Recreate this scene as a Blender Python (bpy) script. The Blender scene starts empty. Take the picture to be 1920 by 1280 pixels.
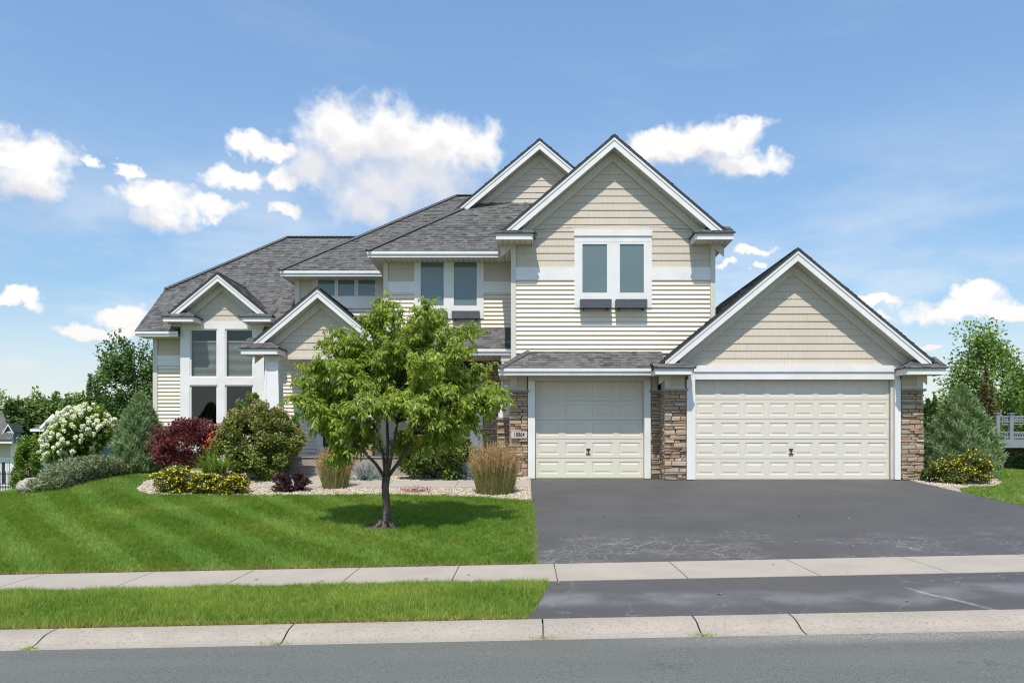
import bpy, math, random
import numpy as np
from mathutils import Vector, Matrix
random.seed(7); R = random.Random(11)
scene = bpy.context.scene
COL = scene.collection
# ------------------------------------------------------------------ camera
F, CX, CY, ZC = 1500.0, 985.0, 835.0, 0.83       # measured on the photograph (1920 px wide)
cam_d = bpy.data.cameras.new('camera'); cam = bpy.data.objects.new('camera', cam_d); COL.objects.link(cam)
cam.location = (0, 0, ZC); cam.rotation_euler = (math.pi/2, 0, 0)
cam_d.sensor_width = 36; cam_d.lens = 36*F/1920
cam_d.shift_x = (960-CX)/1920; cam_d.shift_y = (CY-640)/1920
cam_d.clip_end = 5000
scene.camera = cam
def wx(px, Y): return (px-CX)*Y/F
def wz(py, Y): return ZC-(py-CY)*Y/F
def W(px, py, Y): return Vector((wx(px, Y), Y, wz(py, Y)))
# ------------------------------------------------------------------ light
SUN_DIR = Vector((0.14, 1.0, -1.72)).normalized()   # the way the light travels
SUN_EL = math.asin(-SUN_DIR.z); SUN_AZ = math.atan2(-SUN_DIR.x, -SUN_DIR.y)
sd = bpy.data.lights.new('sun', 'SUN'); sd.energy = 4.2; sd.angle = math.radians(0.53); sd.color = (1.0, .935, .84)
so = bpy.data.objects.new('sun', sd); COL.objects.link(so); so.rotation_euler = SUN_DIR.to_track_quat('-Z', 'Y').to_euler()
so.location = (0, -20, 40)
vs = scene.view_settings; vs.view_transform = 'Standard'; vs.look = 'None'; vs.gamma = 1; vs.use_curve_mapping = False
vs.exposure = 0.2
scene.cycles.use_denoising = True; scene.cycles.pixel_filter_type = 'BLACKMAN_HARRIS'; scene.cycles.filter_width = 1.15
scene.cycles.max_bounces = 8; scene.cycles.transparent_max_bounces = 12
world = bpy.data.worlds.new('World'); scene.world = world; world.use_nodes = True

class NT:
    def __init__(s, tree): s.t = tree; s.n = tree.nodes; s.l = tree.links
    def new(s, typ, **kw):
        n = s.n.new(typ)
        for k, v in kw.items(): setattr(n, k, v)
        return n
    def put(s, sock, v):
        if isinstance(v, bpy.types.NodeSocket): s.l.new(v, sock)
        elif v is not None: sock.default_value = v
    def math(s, op, a, b=None, c=None, clamp=False):
        n = s.n.new('ShaderNodeMath'); n.operation = op; n.use_clamp = clamp
        for i, v in enumerate((a, b, c)):
            if v is not None: s.put(n.inputs[i], v)
        return n.outputs[0]
    def mixc(s, fac, a, b):
        n = s.n.new('ShaderNodeMix'); n.data_type = 'RGBA'
        s.put(n.inputs[0], fac); s.put(n.inputs[6], a); s.put(n.inputs[7], b)
        return n.outputs[2]
    def ramp(s, v, a, b, lo=0.0, hi=1.0):
        n = s.n.new('ShaderNodeMapRange'); n.interpolation_type = 'SMOOTHSTEP'
        s.put(n.inputs[0], v); s.put(n.inputs[1], a); s.put(n.inputs[2], b); s.put(n.inputs[3], lo); s.put(n.inputs[4], hi)
        return n.outputs[0]
    def noise(s, vec, scale, detail=4, rough=.55, dist=0):
        n = s.n.new('ShaderNodeTexNoise'); s.put(n.inputs['Vector'], vec)
        n.inputs['Scale'].default_value = scale; n.inputs['Detail'].default_value = detail
        n.inputs['Roughness'].default_value = rough; n.inputs['Distortion'].default_value = dist
        return n.outputs[0]
    def comb(s, x, y, z):
        n = s.n.new('ShaderNodeCombineXYZ')
        for i, v in enumerate((x, y, z)): s.put(n.inputs[i], v)
        return n.outputs[0]
    def sep(s, v):
        n = s.n.new('ShaderNodeSeparateXYZ'); s.put(n.inputs[0], v); return n.outputs
    def vmath(s, op, a, b):
        n = s.n.new('ShaderNodeVectorMath'); n.operation = op; s.put(n.inputs[0], a); s.put(n.inputs[1], b); return n.outputs[0]

def c4(c): return (c[0], c[1], c[2], 1.0)

# ---- sky: Nishita with cumulus laid out by compass direction and height
def build_world():
    t = NT(world.node_tree); t.n.clear()
    out = t.new('ShaderNodeOutputWorld')
    sky = t.new('ShaderNodeTexSky'); sky.sky_type = 'NISHITA'; sky.sun_disc = False
    sky.sun_elevation = SUN_EL; sky.sun_rotation = SUN_AZ
    sky.altitude = 0; sky.air_density = 1.0; sky.dust_density = .35; sky.ozone_density = 2.2
    bg = t.new('ShaderNodeBackground'); bg.inputs[1].default_value = .15
    tint = t.new('ShaderNodeMix', data_type='RGBA', blend_type='MULTIPLY'); tint.inputs[0].default_value = 1; t.l.new(sky.outputs[0], tint.inputs[6]); tint.inputs[7].default_value = (.99, 1.07, 1.06, 1)
    tc = t.new('ShaderNodeTexCoord'); D = tc.outputs['Generated']
    x, y, z = t.sep(D)
    az = t.math('MULTIPLY', t.math('ARCTAN2', x, y), 57.2958)
    el = t.math('MULTIPLY', t.math('ARCSINE', z), 57.2958)
    sc_ = t.new('ShaderNodeVectorMath', operation='SCALE'); t.l.new(tint.outputs[2], sc_.inputs[0]); t.l.new(t.ramp(el, -2.0, 30.0, .66, 1.16), sc_.inputs[3]); t.l.new(sc_.outputs[0], bg.inputs[0])
    P = t.comb(az, el, 0.0)
    warp = t.new('ShaderNodeTexNoise'); t.put(warp.inputs['Vector'], P); warp.inputs['Scale'].default_value = .35; warp.inputs['Detail'].default_value = 6
    warp.inputs['Roughness'].default_value = .6
    wv = t.vmath('SUBTRACT', warp.outputs[1], (.5, .5, .5)); wn = t.new('ShaderNodeVectorMath', operation='SCALE')
    t.l.new(wv, wn.inputs[0]); wn.inputs[3].default_value = 3.4
    Q = t.vmath('ADD', P, wn.outputs[0])
    blobs = [(640,262,85,62),(725,268,80,70),(800,290,100,62),(880,285,60,48),(715,350,120,62),(790,345,110,65),(690,395,75,38),
             (470,272,52,22),(520,292,40,18),(435,335,58,22),(540,340,48,20),(530,398,42,17),(600,320,60,45),
             (55,300,95,45),(40,345,90,35),(285,360,80,34),(390,392,62,24),(300,405,60,30),(240,311,32,9),(170,305,26,9),
             (1285,285,105,34),(1345,270,80,34),(1400,240,48,18),(1380,312,90,20),(1240,258,50,24),
             (1790,575,110,26),(1830,550,50,22),(1655,566,55,14),(1900,575,60,22),(1640,598,40,8),
             (25,562,62,18),(185,622,100,20),(230,595,60,22),(1410,470,46,9),(1362,497,16,7),(1425,498,20,7),(1740,655,30,9)]
    extra = []
    rr = random.Random(5)
    for i in range(11):      # the same fair-weather cumulus goes on all round, outside the frame
        a = rr.uniform(40, 320); e = rr.uniform(6, 34)
        for k in range(2): extra.append((a+rr.uniform(-5, 5), e+rr.uniform(-1, 1.5), rr.uniform(3, 7), rr.uniform(1.2, 2.6)))
    lst = []
    for px, py, rx, ry in blobs:
        u, v = (px-CX)/F, (CY-py)/F
        a = math.degrees(math.atan(u)); e = math.degrees(math.atan(v/math.sqrt(1+u*u)))
        k = math.degrees(1/F)/(1+u*u)
        lst.append((a, e, rx*k*1.22, ry*k*1.22))
    for a, e, rx, ry in extra: lst.append(((a+180) % 360-180, e, rx, ry))
    def field(Qv, items):
        acc = None
        for a, e, rx, ry in items:
            m = t.new('ShaderNodeVectorMath', operation='MULTIPLY_ADD'); t.l.new(Qv, m.inputs[0])
            m.inputs[1].default_value = (1/rx, 1/ry, 0); m.inputs[2].default_value = (-a/rx, -e/ry, 0)
            ln = t.new('ShaderNodeVectorMath', operation='LENGTH'); t.l.new(m.outputs[0], ln.inputs[0])
            v = t.math('SUBTRACT', 1.0, ln.outputs['Value'])
            if acc is None: acc = v
            else:
                n = t.new('ShaderNodeMath', operation='SMOOTH_MAX'); t.l.new(acc, n.inputs[0]); t.l.new(v, n.inputs[1]); n.inputs[2].default_value = .2; acc = n.outputs[0]
        return acc
    acc = field(Q, lst)
    n1 = t.noise(P, .62, 9, .56)
    dens = t.math('ADD', acc, t.math('MULTIPLY', t.math('SUBTRACT', n1, .5), 1.0))
    over = field(t.vmath('ADD', Q, (.3, 2.1, 0.0)), [b for b in lst[:len(blobs)] if b[3] > 1.0])
    alpha = t.ramp(dens, -.10, t.math('ADD', .52, t.math('MULTIPLY', t.math('MAXIMUM', over, 0.0), .75)))
    P2 = t.comb(t.math('MULTIPLY', az, .3), el, 3.0)
    veil = t.math('MULTIPLY', t.ramp(t.noise(P2, .16, 6, .6), .40, .75), t.ramp(el, 24.0, 3.0))
    P3 = t.comb(t.math('MULTIPLY', az, .22), t.math('ADD', el, t.math('MULTIPLY', az, .12)), 9.0)
    wisp = t.math('MULTIPLY', t.ramp(t.noise(P3, .22, 7, .62), .5, .85), .13)
    alpha2 = t.math('MAXIMUM', alpha, t.math('MAXIMUM', t.math('MAXIMUM', t.math('MULTIPLY', veil, .8), t.ramp(el, 11.0, 0.0, 0.0, .72)), wisp))
    # shading of the cloud body: bases (cloud above them) are greyer, billows lit from above
    n2 = t.noise(t.vmath('ADD', P, (0.25, .7, 0.0)), .6, 5, .5); n0 = t.noise(P, .6, 5, .5)
    rel = t.math('SUBTRACT', n0, n2)
    body = t.ramp(t.math('ADD', t.math('MULTIPLY', rel, 1.1), t.math('MULTIPLY', over, -.85)), -.55, .12)
    ccol = t.mixc(body, (.80, .80, .83, 1), (1.0, .985, .965, 1))
    hz_ = t.mixc(t.math('MULTIPLY', t.ramp(el, 10.0, 2.0), .8), ccol, (.82, .78, .80, 1))
    cb = t.new('ShaderNodeBackground'); t.l.new(hz_, cb.inputs[0]); cb.inputs[1].default_value = .90
    mx = t.new('ShaderNodeMixShader'); t.l.new(alpha2, mx.inputs[0]); t.l.new(bg.outputs[0], mx.inputs[1]); t.l.new(cb.outputs[0], mx.inputs[2])
    t.l.new(mx.outputs[0], out.inputs[0])
    world.cycles.sampling_method = 'MANUAL'; world.cycles.sample_map_resolution = 1024
build_world()

# ------------------------------------------------------------------ materials
MATS = {}
def mat(name, c1, c2=None, rough=.6, scale=6.0, detail=5, bump=0.0, bscale=60.0, attr=False, spec=.4, metal=0.0, trans=0.0, stretch=None, rand=False, dirt=None):
    m = bpy.data.materials.new(name); m.use_nodes = True; t = NT(m.node_tree); t.n.clear()
    out = t.new('ShaderNodeOutputMaterial'); p = t.new('ShaderNodeBsdfPrincipled')
    pos = t.new('ShaderNodeNewGeometry').outputs['Position']
    if stretch:
        mp = t.new('ShaderNodeVectorMath', operation='MULTIPLY'); t.l.new(pos, mp.inputs[0]); mp.inputs[1].default_value = stretch; vec = mp.outputs[0]
    else: vec = pos
    col = c4(c1)
    if c2 is not None:
        if attr:
            a = t.new('ShaderNodeAttribute', attribute_name='tone'); fac = a.outputs['Fac']
        elif rand:
            oi = t.new('ShaderNodeObjectInfo')
            fac = t.math('ADD', t.math('MULTIPLY', oi.outputs['Random'], .7), t.math('MULTIPLY', t.noise(vec, scale, detail), .4))
        else:
            fac = t.ramp(t.noise(vec, scale, detail), .3, .7)
        col = t.mixc(fac, c4(c1), c4(c2))
    if dirt:
        d = t.ramp(t.noise(pos, dirt[1], 6, .6), .48, .72)
        col = t.mixc(t.math('MULTIPLY', d, dirt[2]), col, c4(dirt[0]))
    t.put(p.inputs['Base Color'], col)
    p.inputs['Roughness'].default_value = rough; p.inputs['Specular IOR Level'].default_value = spec; p.inputs['Metallic'].default_value = metal
    if bump:
        b = t.new('ShaderNodeBump'); b.inputs['Strength'].default_value = bump; b.inputs['Distance'].default_value = .01
        t.l.new(t.noise(vec, bscale, 4), b.inputs['Height']); t.l.new(b.outputs[0], p.inputs['Normal'])
    if trans:
        tr = t.new('ShaderNodeBsdfTranslucent')
        tcol = t.new('ShaderNodeMix', data_type='RGBA', blend_type='MULTIPLY'); tcol.inputs[0].default_value = 1
        t.put(tcol.inputs[6], col); tcol.inputs[7].default_value = (1.5, 1.45, .7, 1)
        t.l.new(tcol.outputs[2], tr.inputs[0])
        mx = t.new('ShaderNodeMixShader'); mx.inputs[0].default_value = trans
        t.l.new(p.outputs[0], mx.inputs[1]); t.l.new(tr.outputs[0], mx.inputs[2]); t.l.new(mx.outputs[0], out.inputs[0])
    else: t.l.new(p.outputs[0], out.inputs[0])
    MATS[name] = m
    return m

WHITE = mat('white_trim_paint', (.75, .74, .72), (.70, .69, .67), .45, 3, bump=.05, bscale=40, dirt=((.55, .53, .48), 1.3, .25))
CREAM = mat('corner_board_paint', (.62, .59, .51), (.56, .535, .46), .55, 4, bump=.08, bscale=50, stretch=(6, 6, .6))
LAP = mat('lap_siding_vinyl', (.73, .665, .56), (.69, .63, .525), .5, 2.5, bump=.06, bscale=30, stretch=(.4, 1, 8), dirt=((.58, .54, .47), .8, .25))
SOFFIT = mat('soffit_vinyl', (.56, .53, .45), (.52, .49, .41), .6, 3)
BODY = mat('sheathing', (.60, .57, .50), None, .7)
DARK = mat('dark_void', (.012, .012, .012), None, .9)
DOORM = mat('garage_door_paint', (.655, .615, .53), (.63, .59, .505), .45, 1.2, bump=.03, bscale=90, dirt=((.6, .56, .48), 1.1, .2))
SLATE = mat('flower_box_paint', (.085, .09, .105), (.07, .075, .09), .5, 8)
FOUND = mat('concrete_brown', (.33, .285, .245), (.27, .235, .205), .85, 4, bump=.3, bscale=90)
CONC = mat('sidewalk_concrete', (.41, .36, .295), (.36, .32, .265), .85, 1.4, bump=.25, bscale=160, dirt=((.28, .25, .22), 40, .4))
KERBM = mat('kerb_concrete', (.395, .345, .28), (.34, .30, .245), .88, 2.0, bump=.5, bscale=110, dirt=((.20, .175, .15), 34, .7))
GAP = mat('joint_dirt', (.13, .115, .095), None, .95)
METAL = mat('dark_metal', (.03, .03, .032), None, .4, metal=.6)
GALV = mat('grey_metal', (.35, .36, .37), None, .35, metal=.8)
SOIL = mat('soil', (.10, .075, .05), (.06, .045, .03), .95, 12, bump=.5, bscale=40)
BARK = mat('bark', (.15, .12, .095), (.055, .043, .035), .9, 9, bump=.9, bscale=30, stretch=(4, 4, .7))
STEM = mat('shrub_stem', (.12, .085, .055), (.07, .05, .035), .9, 12)
GROUND = mat('rough_grass', (.085, .16, .03), (.13, .18, .045), .9, 1.2, bump=.4, bscale=25)
TURF = mat('turf_base', (.06, .115, .02), (.10, .135, .035), .95, 5)
GRAVELB = mat('gravel_bed', (.50, .435, .34), (.30, .25, .19), .9, 45, bump=1, bscale=55)
PEBBLE = mat('pebble', (.66, .585, .465), (.36, .29, .21), .85, attr=True)
GRASS = mat('grass_blade', (.095, .225, .016), (.40, .46, .095), .55, attr=True, spec=.35, trans=.35)
ROOFM = mat('shingle_tab', (.062, .062, .062), (.20, .195, .186), .9, attr=True, bump=.6, bscale=160, spec=.2)
ROOFB = mat('roof_underlay', (.05, .05, .053), None, .95)
CAPM = mat('ridge_cap', (.115, .115, .115), (.09, .09, .09), .9, 20, bump=.5, bscale=150, spec=.2)
STONEM = [mat('ledgestone_tan', (.50, .385, .265), (.37, .27, .18), .85, 9, bump=.8, bscale=35, rand=True),
          mat('ledgestone_brown', (.31, .225, .155), (.42, .325, .225), .85, 9, bump=.8, bscale=35, rand=True),
          mat('ledgestone_grey', (.33, .28, .225), (.47, .395, .295), .85, 9, bump=.8, bscale=35, rand=True),
          mat('ledgestone_rust', (.42, .28, .18), (.32, .215, .145), .85, 9, bump=.8, bscale=35, rand=True)]
MORTAR = mat('stone_backing', (.055, .042, .032), None, .95)

def shake_mat():
    m = bpy.data.materials.new('shake_siding'); m.use_nodes = True; t = NT(m.node_tree)
    p = t.n['Principled BSDF']; pos = t.new('ShaderNodeNewGeometry').outputs['Position']
    x, y, z = t.sep(pos)
    row = t.math('FLOOR', t.math('MULTIPLY', z, 1/.182))
    v = t.comb(t.math('ADD', t.math('MULTIPLY', x, 26.0), t.math('MULTIPLY', row, 7.3)), 0.0, 0.0)
    n = t.noise(v, 1.0, 2, .5)
    big = t.noise(pos, 1.3, 3)
    col = t.mixc(t.ramp(n, .35, .65), (.515, .45, .36, 1), (.59, .52, .425, 1))
    col = t.mixc(t.math('MULTIPLY', t.ramp(big, .4, .7), .35), col, (.46, .42, .355, 1))
    t.put(p.inputs['Base Color'], col); p.inputs['Roughness'].default_value = .75
    b = t.new('ShaderNodeBump'); b.inputs['Strength'].default_value = .35; b.inputs['Distance'].default_value = .008
    t.l.new(n, b.inputs['Height']); t.l.new(b.outputs[0], p.inputs['Normal'])
    return m
SHAKE = shake_mat()

def soffit_mat():     # ribbed vinyl, ribs run front to back
    m = bpy.data.materials.new('ribbed_soffit'); m.use_nodes = True; t = NT(m.node_tree)
    p = t.n['Principled BSDF']; x, y, z = t.sep(t.new('ShaderNodeNewGeometry').outputs['Position'])
    f = t.math('FRACT', t.math('MULTIPLY', t.math('ADD', x, 50.0), 7.0))
    g = t.math('LESS_THAN', f, .12)
    t.put(p.inputs['Base Color'], t.mixc(g, (.60, .565, .48, 1), (.30, .27, .21, 1))); p.inputs['Roughness'].default_value = .6
    b = t.new('ShaderNodeBump'); b.inputs['Strength'].default_value = .6; b.inputs['Distance'].default_value = .01; b.invert = True
    t.l.new(g, b.inputs['Height']); t.l.new(b.outputs[0], p.inputs['Normal'])
    return m
RIBS = soffit_mat()

def glass_mat(name, tint, fres=1.5, mixin=None):
    m = bpy.data.materials.new(name); m.use_nodes = True; t = NT(m.node_tree); t.n.clear()
    out = t.new('ShaderNodeOutputMaterial'); gl = t.new('ShaderNodeBsdfGlossy'); gl.inputs['Roughness'].default_value = .015
    tr = t.new('ShaderNodeBsdfTransparent'); tr.inputs[0].default_value = c4(tint)
    fr = t.new('ShaderNodeFresnel'); bf = t.new('ShaderNodeNewGeometry').outputs['Backfacing']
    t.l.new(t.math('ADD', t.math('MULTIPLY', bf, 1/fres-fres), fres), fr.inputs[0])
    b = t.new('ShaderNodeBump'); b.inputs['Strength'].default_value = .02; b.inputs['Distance'].default_value = .05
    t.l.new(t.noise(t.new('ShaderNodeNewGeometry').outputs['Position'], 1.5, 2), b.inputs['Height'])
    t.l.new(b.outputs[0], gl.inputs['Normal'])
    mx = t.new('ShaderNodeMixShader'); t.l.new(fr.outputs[0], mx.inputs[0]); t.l.new(tr.outputs[0], mx.inputs[1]); t.l.new(gl.outputs[0], mx.inputs[2])
    t.l.new(mx.outputs[0], out.inputs[0]); return m
GLASS = glass_mat('window_glass', (.965, .98, .975), 1.5)
SCREEN = mat('insect_screen', (.155, .205, .215), (.14, .188, .198), .6, 2)
BLIND = mat('window_blind', (.26, .28, .25), (.22, .24, .21), .6, 3)
ROOM = mat('painted_room_dark', (.010, .010, .009), None, .9)  # near-black colour paints in the gloom of the unlit rooms behind glass

def drive_mat(name, apron):
    m = bpy.data.materials.new(name); m.use_nodes = True; t = NT(m.node_tree)
    p = t.n['Principled BSDF']; pos = t.new('ShaderNodeNewGeometry').outputs['Position']; x, y, z = t.sep(pos)
    fine = t.noise(pos, 140, 3); big = t.noise(pos, .7, 4); mid = t.noise(t.comb(t.math('MULTIPLY', x, .5), y, 0.0), 2.2, 5)
    col = t.mixc(t.ramp(big, .3, .7), (.073, .070, .068, 1), (.090, .087, .084, 1))
    col = t.mixc(t.math('MULTIPLY', t.ramp(mid, .5, .8), .35), col, (.115, .112, .108, 1))
    col = t.mixc(t.math('MULTIPLY', t.ramp(fine, .45, .75), .3), col, (.13, .13, .135, 1))
    col = t.mixc(t.math('MULTIPLY', t.ramp(t.noise(pos, 1.7, 4, .6), .62, .74), .35), col, (.045, .044, .043, 1))
    wv = t.new('ShaderNodeTexNoise'); t.put(wv.inputs['Vector'], pos); wv.inputs['Scale'].default_value = 2.5; wv.inputs['Detail'].default_value = 4
    wp = t.new('ShaderNodeVectorMath', operation='MULTIPLY_ADD'); t.l.new(wv.outputs[1], wp.inputs[0]); wp.inputs[1].default_value = (.75, .45, 0); t.l.new(pos, wp.inputs[2])
    def cracks(scale, w):
        vo = t.new('ShaderNodeTexVoronoi', feature='DISTANCE_TO_EDGE'); t.l.new(wp.outputs[0], vo.inputs['Vector']); vo.inputs['Scale'].default_value = scale
        return t.ramp(vo.outputs['Distance'], w, 0.0)
    if not apron:
        edge = t.math('ADD', y, t.math('MULTIPLY', t.math('SUBTRACT', t.noise(t.comb(x, 0.0, 0.0), .6, 3), .5), 2.0))
        zone = t.math('MULTIPLY', t.ramp(edge, 13.3, 12.2), t.ramp(t.noise(pos, .9, 3), .38, .58))
        ck = t.math('MULTIPLY', t.math('MAXIMUM', cracks(2.6, .022), t.math('MULTIPLY', cracks(6.5, .035), .7)), zone)
        dust = t.math('MULTIPLY', t.ramp(t.noise(t.comb(t.math('MULTIPLY', x, .35), y, 0.0), 3.0, 6), .5, .75), t.math('MULTIPLY', zone, .45))
        col = t.mixc(dust, col, (.19, .19, .195, 1))
        col = t.mixc(t.math('MULTIPLY', ck, .75), col, (.30, .295, .27, 1))
    else:
        mid2 = t.math('ADD', y, t.math('MULTIPLY', t.math('SUBTRACT', t.noise(t.comb(x, 0.0, 0.0), .45, 3), .5), 1.6))
        band = t.math('SUBTRACT', 1.0, t.ramp(t.math('ABSOLUTE', t.math('SUBTRACT', mid2, 8.55)), .1, .42))
        band = t.math('MULTIPLY', band, t.ramp(t.noise(pos, 1.6, 5), .25, .7))
        col = t.mixc(t.math('MULTIPLY', band, .75), col, (.20, .205, .215, 1))
        # one long repaired crack with pale wash-out
        cx = t.math('SUBTRACT', x, t.math('ADD', 4.55, t.math('MULTIPLY', t.math('SUBTRACT', y, 8.0), t.math('ADD', -.9, t.math('MULTIPLY', t.noise(pos, 2.2, 5), .9)))))
        ln = t.math('MULTIPLY', t.ramp(t.math('ABSOLUTE', cx), .07, .0), t.ramp(t.noise(pos, 6, 4), .25, .6))
        col = t.mixc(t.math('MULTIPLY', t.math('MULTIPLY', ln, t.ramp(y, 8.9, 8.75)), .7), col, (.34, .34, .34, 1))
        ck = t.math('MULTIPLY', cracks(1.3, .012), t.ramp(t.noise(pos, .8, 3), .45, .6))
        col = t.mixc(t.math('MULTIPLY', ck, .5), col, (.25, .25, .25, 1))
    t.put(p.inputs['Base Color'], col); p.inputs['Roughness'].default_value = .75; p.inputs['Specular IOR Level'].default_value = .35
    b = t.new('ShaderNodeBump'); b.inputs['Strength'].default_value = .35; b.inputs['Distance'].default_value = .006
    t.l.new(fine, b.inputs['Height']); t.l.new(b.outputs[0], p.inputs['Normal'])
    return m
def road_mat():
    m = bpy.data.materials.new('street_asphalt'); m.use_nodes = True; t = NT(m.node_tree)
    p = t.n['Principled BSDF']; pos = t.new('ShaderNodeNewGeometry').outputs['Position']; x, y, z = t.sep(pos)
    fine = t.noise(pos, 60, 5, .75); big = t.noise(t.comb(t.math('MULTIPLY', x, .25), t.math('MULTIPLY', y, 1.5), 0.0), 1.2, 5)
    col = t.mixc(t.ramp(big, .3, .7), (.108, .114, .102, 1), (.132, .138, .122, 1))
    col = t.mixc(t.ramp(fine, .42, .68), col, (.178, .18, .163, 1))
    col = t.mixc(t.math('MULTIPLY', t.ramp(fine, .47, .3), .75), col, (.04, .044, .042, 1))
    # loose grit against the kerb on the right
    grit = t.math('MULTIPLY', t.ramp(t.math('ADD', y, t.math('MULTIPLY', t.noise(pos, 1.2, 4), .5)), 7.15, 7.5), t.ramp(x, .2, 3.0))
    col = t.mixc(t.math('MULTIPLY', grit, t.ramp(t.noise(pos, 70, 3), .4, .6)), col, (.31, .275, .245, 1))
    # thin dark cracks along the lane
    vo = t.new('ShaderNodeTexVoronoi', feature='DISTANCE_TO_EDGE')
    wv = t.comb(t.math('ADD', t.math('MULTIPLY', x, .16), t.math('MULTIPLY', t.noise(pos, 2, 4), .35)), t.math('ADD', t.math('MULTIPLY', y, .9), t.math('MULTIPLY', t.noise(pos, 3, 4), .4)), 0.0)
    t.l.new(wv, vo.inputs['Vector']); vo.inputs['Scale'].default_value = 1.2
    ck = t.math('MULTIPLY', t.ramp(vo.outputs['Distance'], .008, .0), t.ramp(t.noise(pos, 1.4, 3), .5, .62))
    col = t.mixc(t.math('MULTIPLY', ck, .35), col, (.05, .05, .05, 1))
    t.put(p.inputs['Base Color'], col); p.inputs['Roughness'].default_value = .85; p.inputs['Specular IOR Level'].default_value = .3
    b = t.new('ShaderNodeBump'); b.inputs['Strength'].default_value = .6; b.inputs['Distance'].default_value = .006
    t.l.new(fine, b.inputs['Height']); t.l.new(b.outputs[0], p.inputs['Normal'])
    return m
DRIVE, APRON, ROAD = drive_mat('driveway_asphalt', False), drive_mat('apron_asphalt', True), road_mat()

# ------------------------------------------------------------------ mesh helpers
WLOC = {}
def link(o, parent=None, loc=(0, 0, 0)):
    COL.objects.link(o); loc = Vector(loc); WLOC[o.name] = loc
    if parent is not None: o.parent = parent; o.location = loc-WLOC[parent.name]
    else: o.location = loc
    return o
def tag(o, label=None, cat=None, group=None, kind=None):
    for k, v in (('label', label), ('category', cat), ('group', group), ('kind', kind)):
        if v: o[k] = v
    return o
def empty(name, loc, label, cat, group=None):
    o = bpy.data.objects.new(name, None); o.empty_display_size = .2; link(o, None, loc); return tag(o, label, cat, group)
class MB:
    def __init__(s): s.v = []; s.f = []; s.m = []; s.tone = []; s.mi = 0; s.t = 0.5
    def add(s, vs, fs):
        b = len(s.v); s.v += [tuple(v) for v in vs]; s.tone += [s.t]*len(vs)
        for f in fs: s.f.append(tuple(i+b for i in f)); s.m.append(s.mi)
    def box(s, x0, x1, y0, y1, z0, z1):
        s.add([(x0,y0,z0),(x1,y0,z0),(x1,y1,z0),(x0,y1,z0),(x0,y0,z1),(x1,y0,z1),(x1,y1,z1),(x0,y1,z1)],
              [(0,3,2,1),(4,5,6,7),(0,1,5,4),(1,2,6,5),(2,3,7,6),(3,0,4,7)])
    def prism(s, poly, off):       # poly: 3-D points, extruded by off
        n = len(poly); off = Vector(off); vs = [Vector(p) for p in poly]; vs += [p+off for p in vs[:n]]
        s.add(vs, [tuple(range(n)), tuple(range(2*n-1, n-1, -1))]+[((i+1) % n, i, i+n, (i+1) % n+n) for i in range(n)])
    def tube(s, pts, rad, sides=6, cap=True):
        pts = [Vector(p) for p in pts]; n = len(pts)
        if not hasattr(rad, '__len__'): rad = [rad]*n
        vs = []; up = Vector((.31, .17, .93))
        for i, p in enumerate(pts):
            d = (pts[min(i+1, n-1)]-pts[max(i-1, 0)]).normalized()
            a = d.cross(up)
            if a.length < .05: a = d.cross(Vector((1, 0, 0)))
            a.normalize(); b = d.cross(a)
            for k in range(sides):
                w = 2*math.pi*k/sides; vs.append(p+(a*math.cos(w)+b*math.sin(w))*rad[i])
        fs = [(i*sides+k, i*sides+(k+1) % sides, (i+1)*sides+(k+1) % sides, (i+1)*sides+k) for i in range(n-1) for k in range(sides)]
        if cap: fs += [tuple(range(sides-1, -1, -1)), tuple((n-1)*sides+k for k in range(sides))]
        s.add(vs, fs)
    def build(s, name, mats, parent=None, loc=None, smooth=False, fix=True):
        if loc is None: loc = WLOC[parent.name] if parent is not None else (0, 0, 0)
        l = Vector(loc); me = bpy.data.meshes.new(name)
        me.from_pydata([(v[0]-l.x, v[1]-l.y, v[2]-l.z) for v in s.v], [], s.f)
        for m in (mats if isinstance(mats, (list, tuple)) else [mats]): me.materials.append(m)
        me.polygons.foreach_set('material_index', s.m)
        a = me.attributes.new('tone', 'FLOAT', 'POINT'); a.data.foreach_set('value', s.tone)
        if fix:
            import bmesh
            bm = bmesh.new(); bm.from_mesh(me); bmesh.ops.recalc_face_normals(bm, faces=bm.faces); bm.to_mesh(me); bm.free()
        if smooth: me.polygons.foreach_set('use_smooth', [True]*len(s.f))
        me.update(); o = bpy.data.objects.new(name, me)
        return link(o, parent, loc)
def np_mesh(name, V, Fc, tone, mats, parent=None, loc=None, smooth=False):
    if loc is None: loc = WLOC[parent.name] if parent is not None else (0, 0, 0)
    V = (V-np.array(loc, dtype=np.float64)).astype(np.float32); k = Fc.shape[1]; nf = len(Fc)
    me = bpy.data.meshes.new(name); me.vertices.add(len(V)); me.vertices.foreach_set('co', V.ravel())
    me.loops.add(nf*k); me.loops.foreach_set('vertex_index', Fc.astype(np.int32).ravel())
    me.polygons.add(nf); me.polygons.foreach_set('loop_start', np.arange(0, nf*k, k, dtype=np.int32))
    me.materials.append(mats)
    a = me.attributes.new('tone', 'FLOAT', 'POINT'); a.data.foreach_set('value', np.clip(tone, 0, 1).astype(np.float32))
    if smooth: me.polygons.foreach_set('use_smooth', np.ones(nf, dtype=bool))
    me.update(calc_edges=True); me.validate()
    return link(bpy.data.objects.new(name, me), parent, loc)
LEAF = (np.array([(0,0,0),(.27,.42,.07),(0,.5,0),(-.27,.42,.07),(0,1,-.12)], float), np.array([(0,1,2),(1,4,2),(0,2,3),(2,4,3)]))
RHOMB = (np.array([(0,0,0),(.34,.45,.08),(0,1,-.05),(-.34,.45,.08)], float), np.array([(0,1,2),(0,2,3)]))
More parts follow.
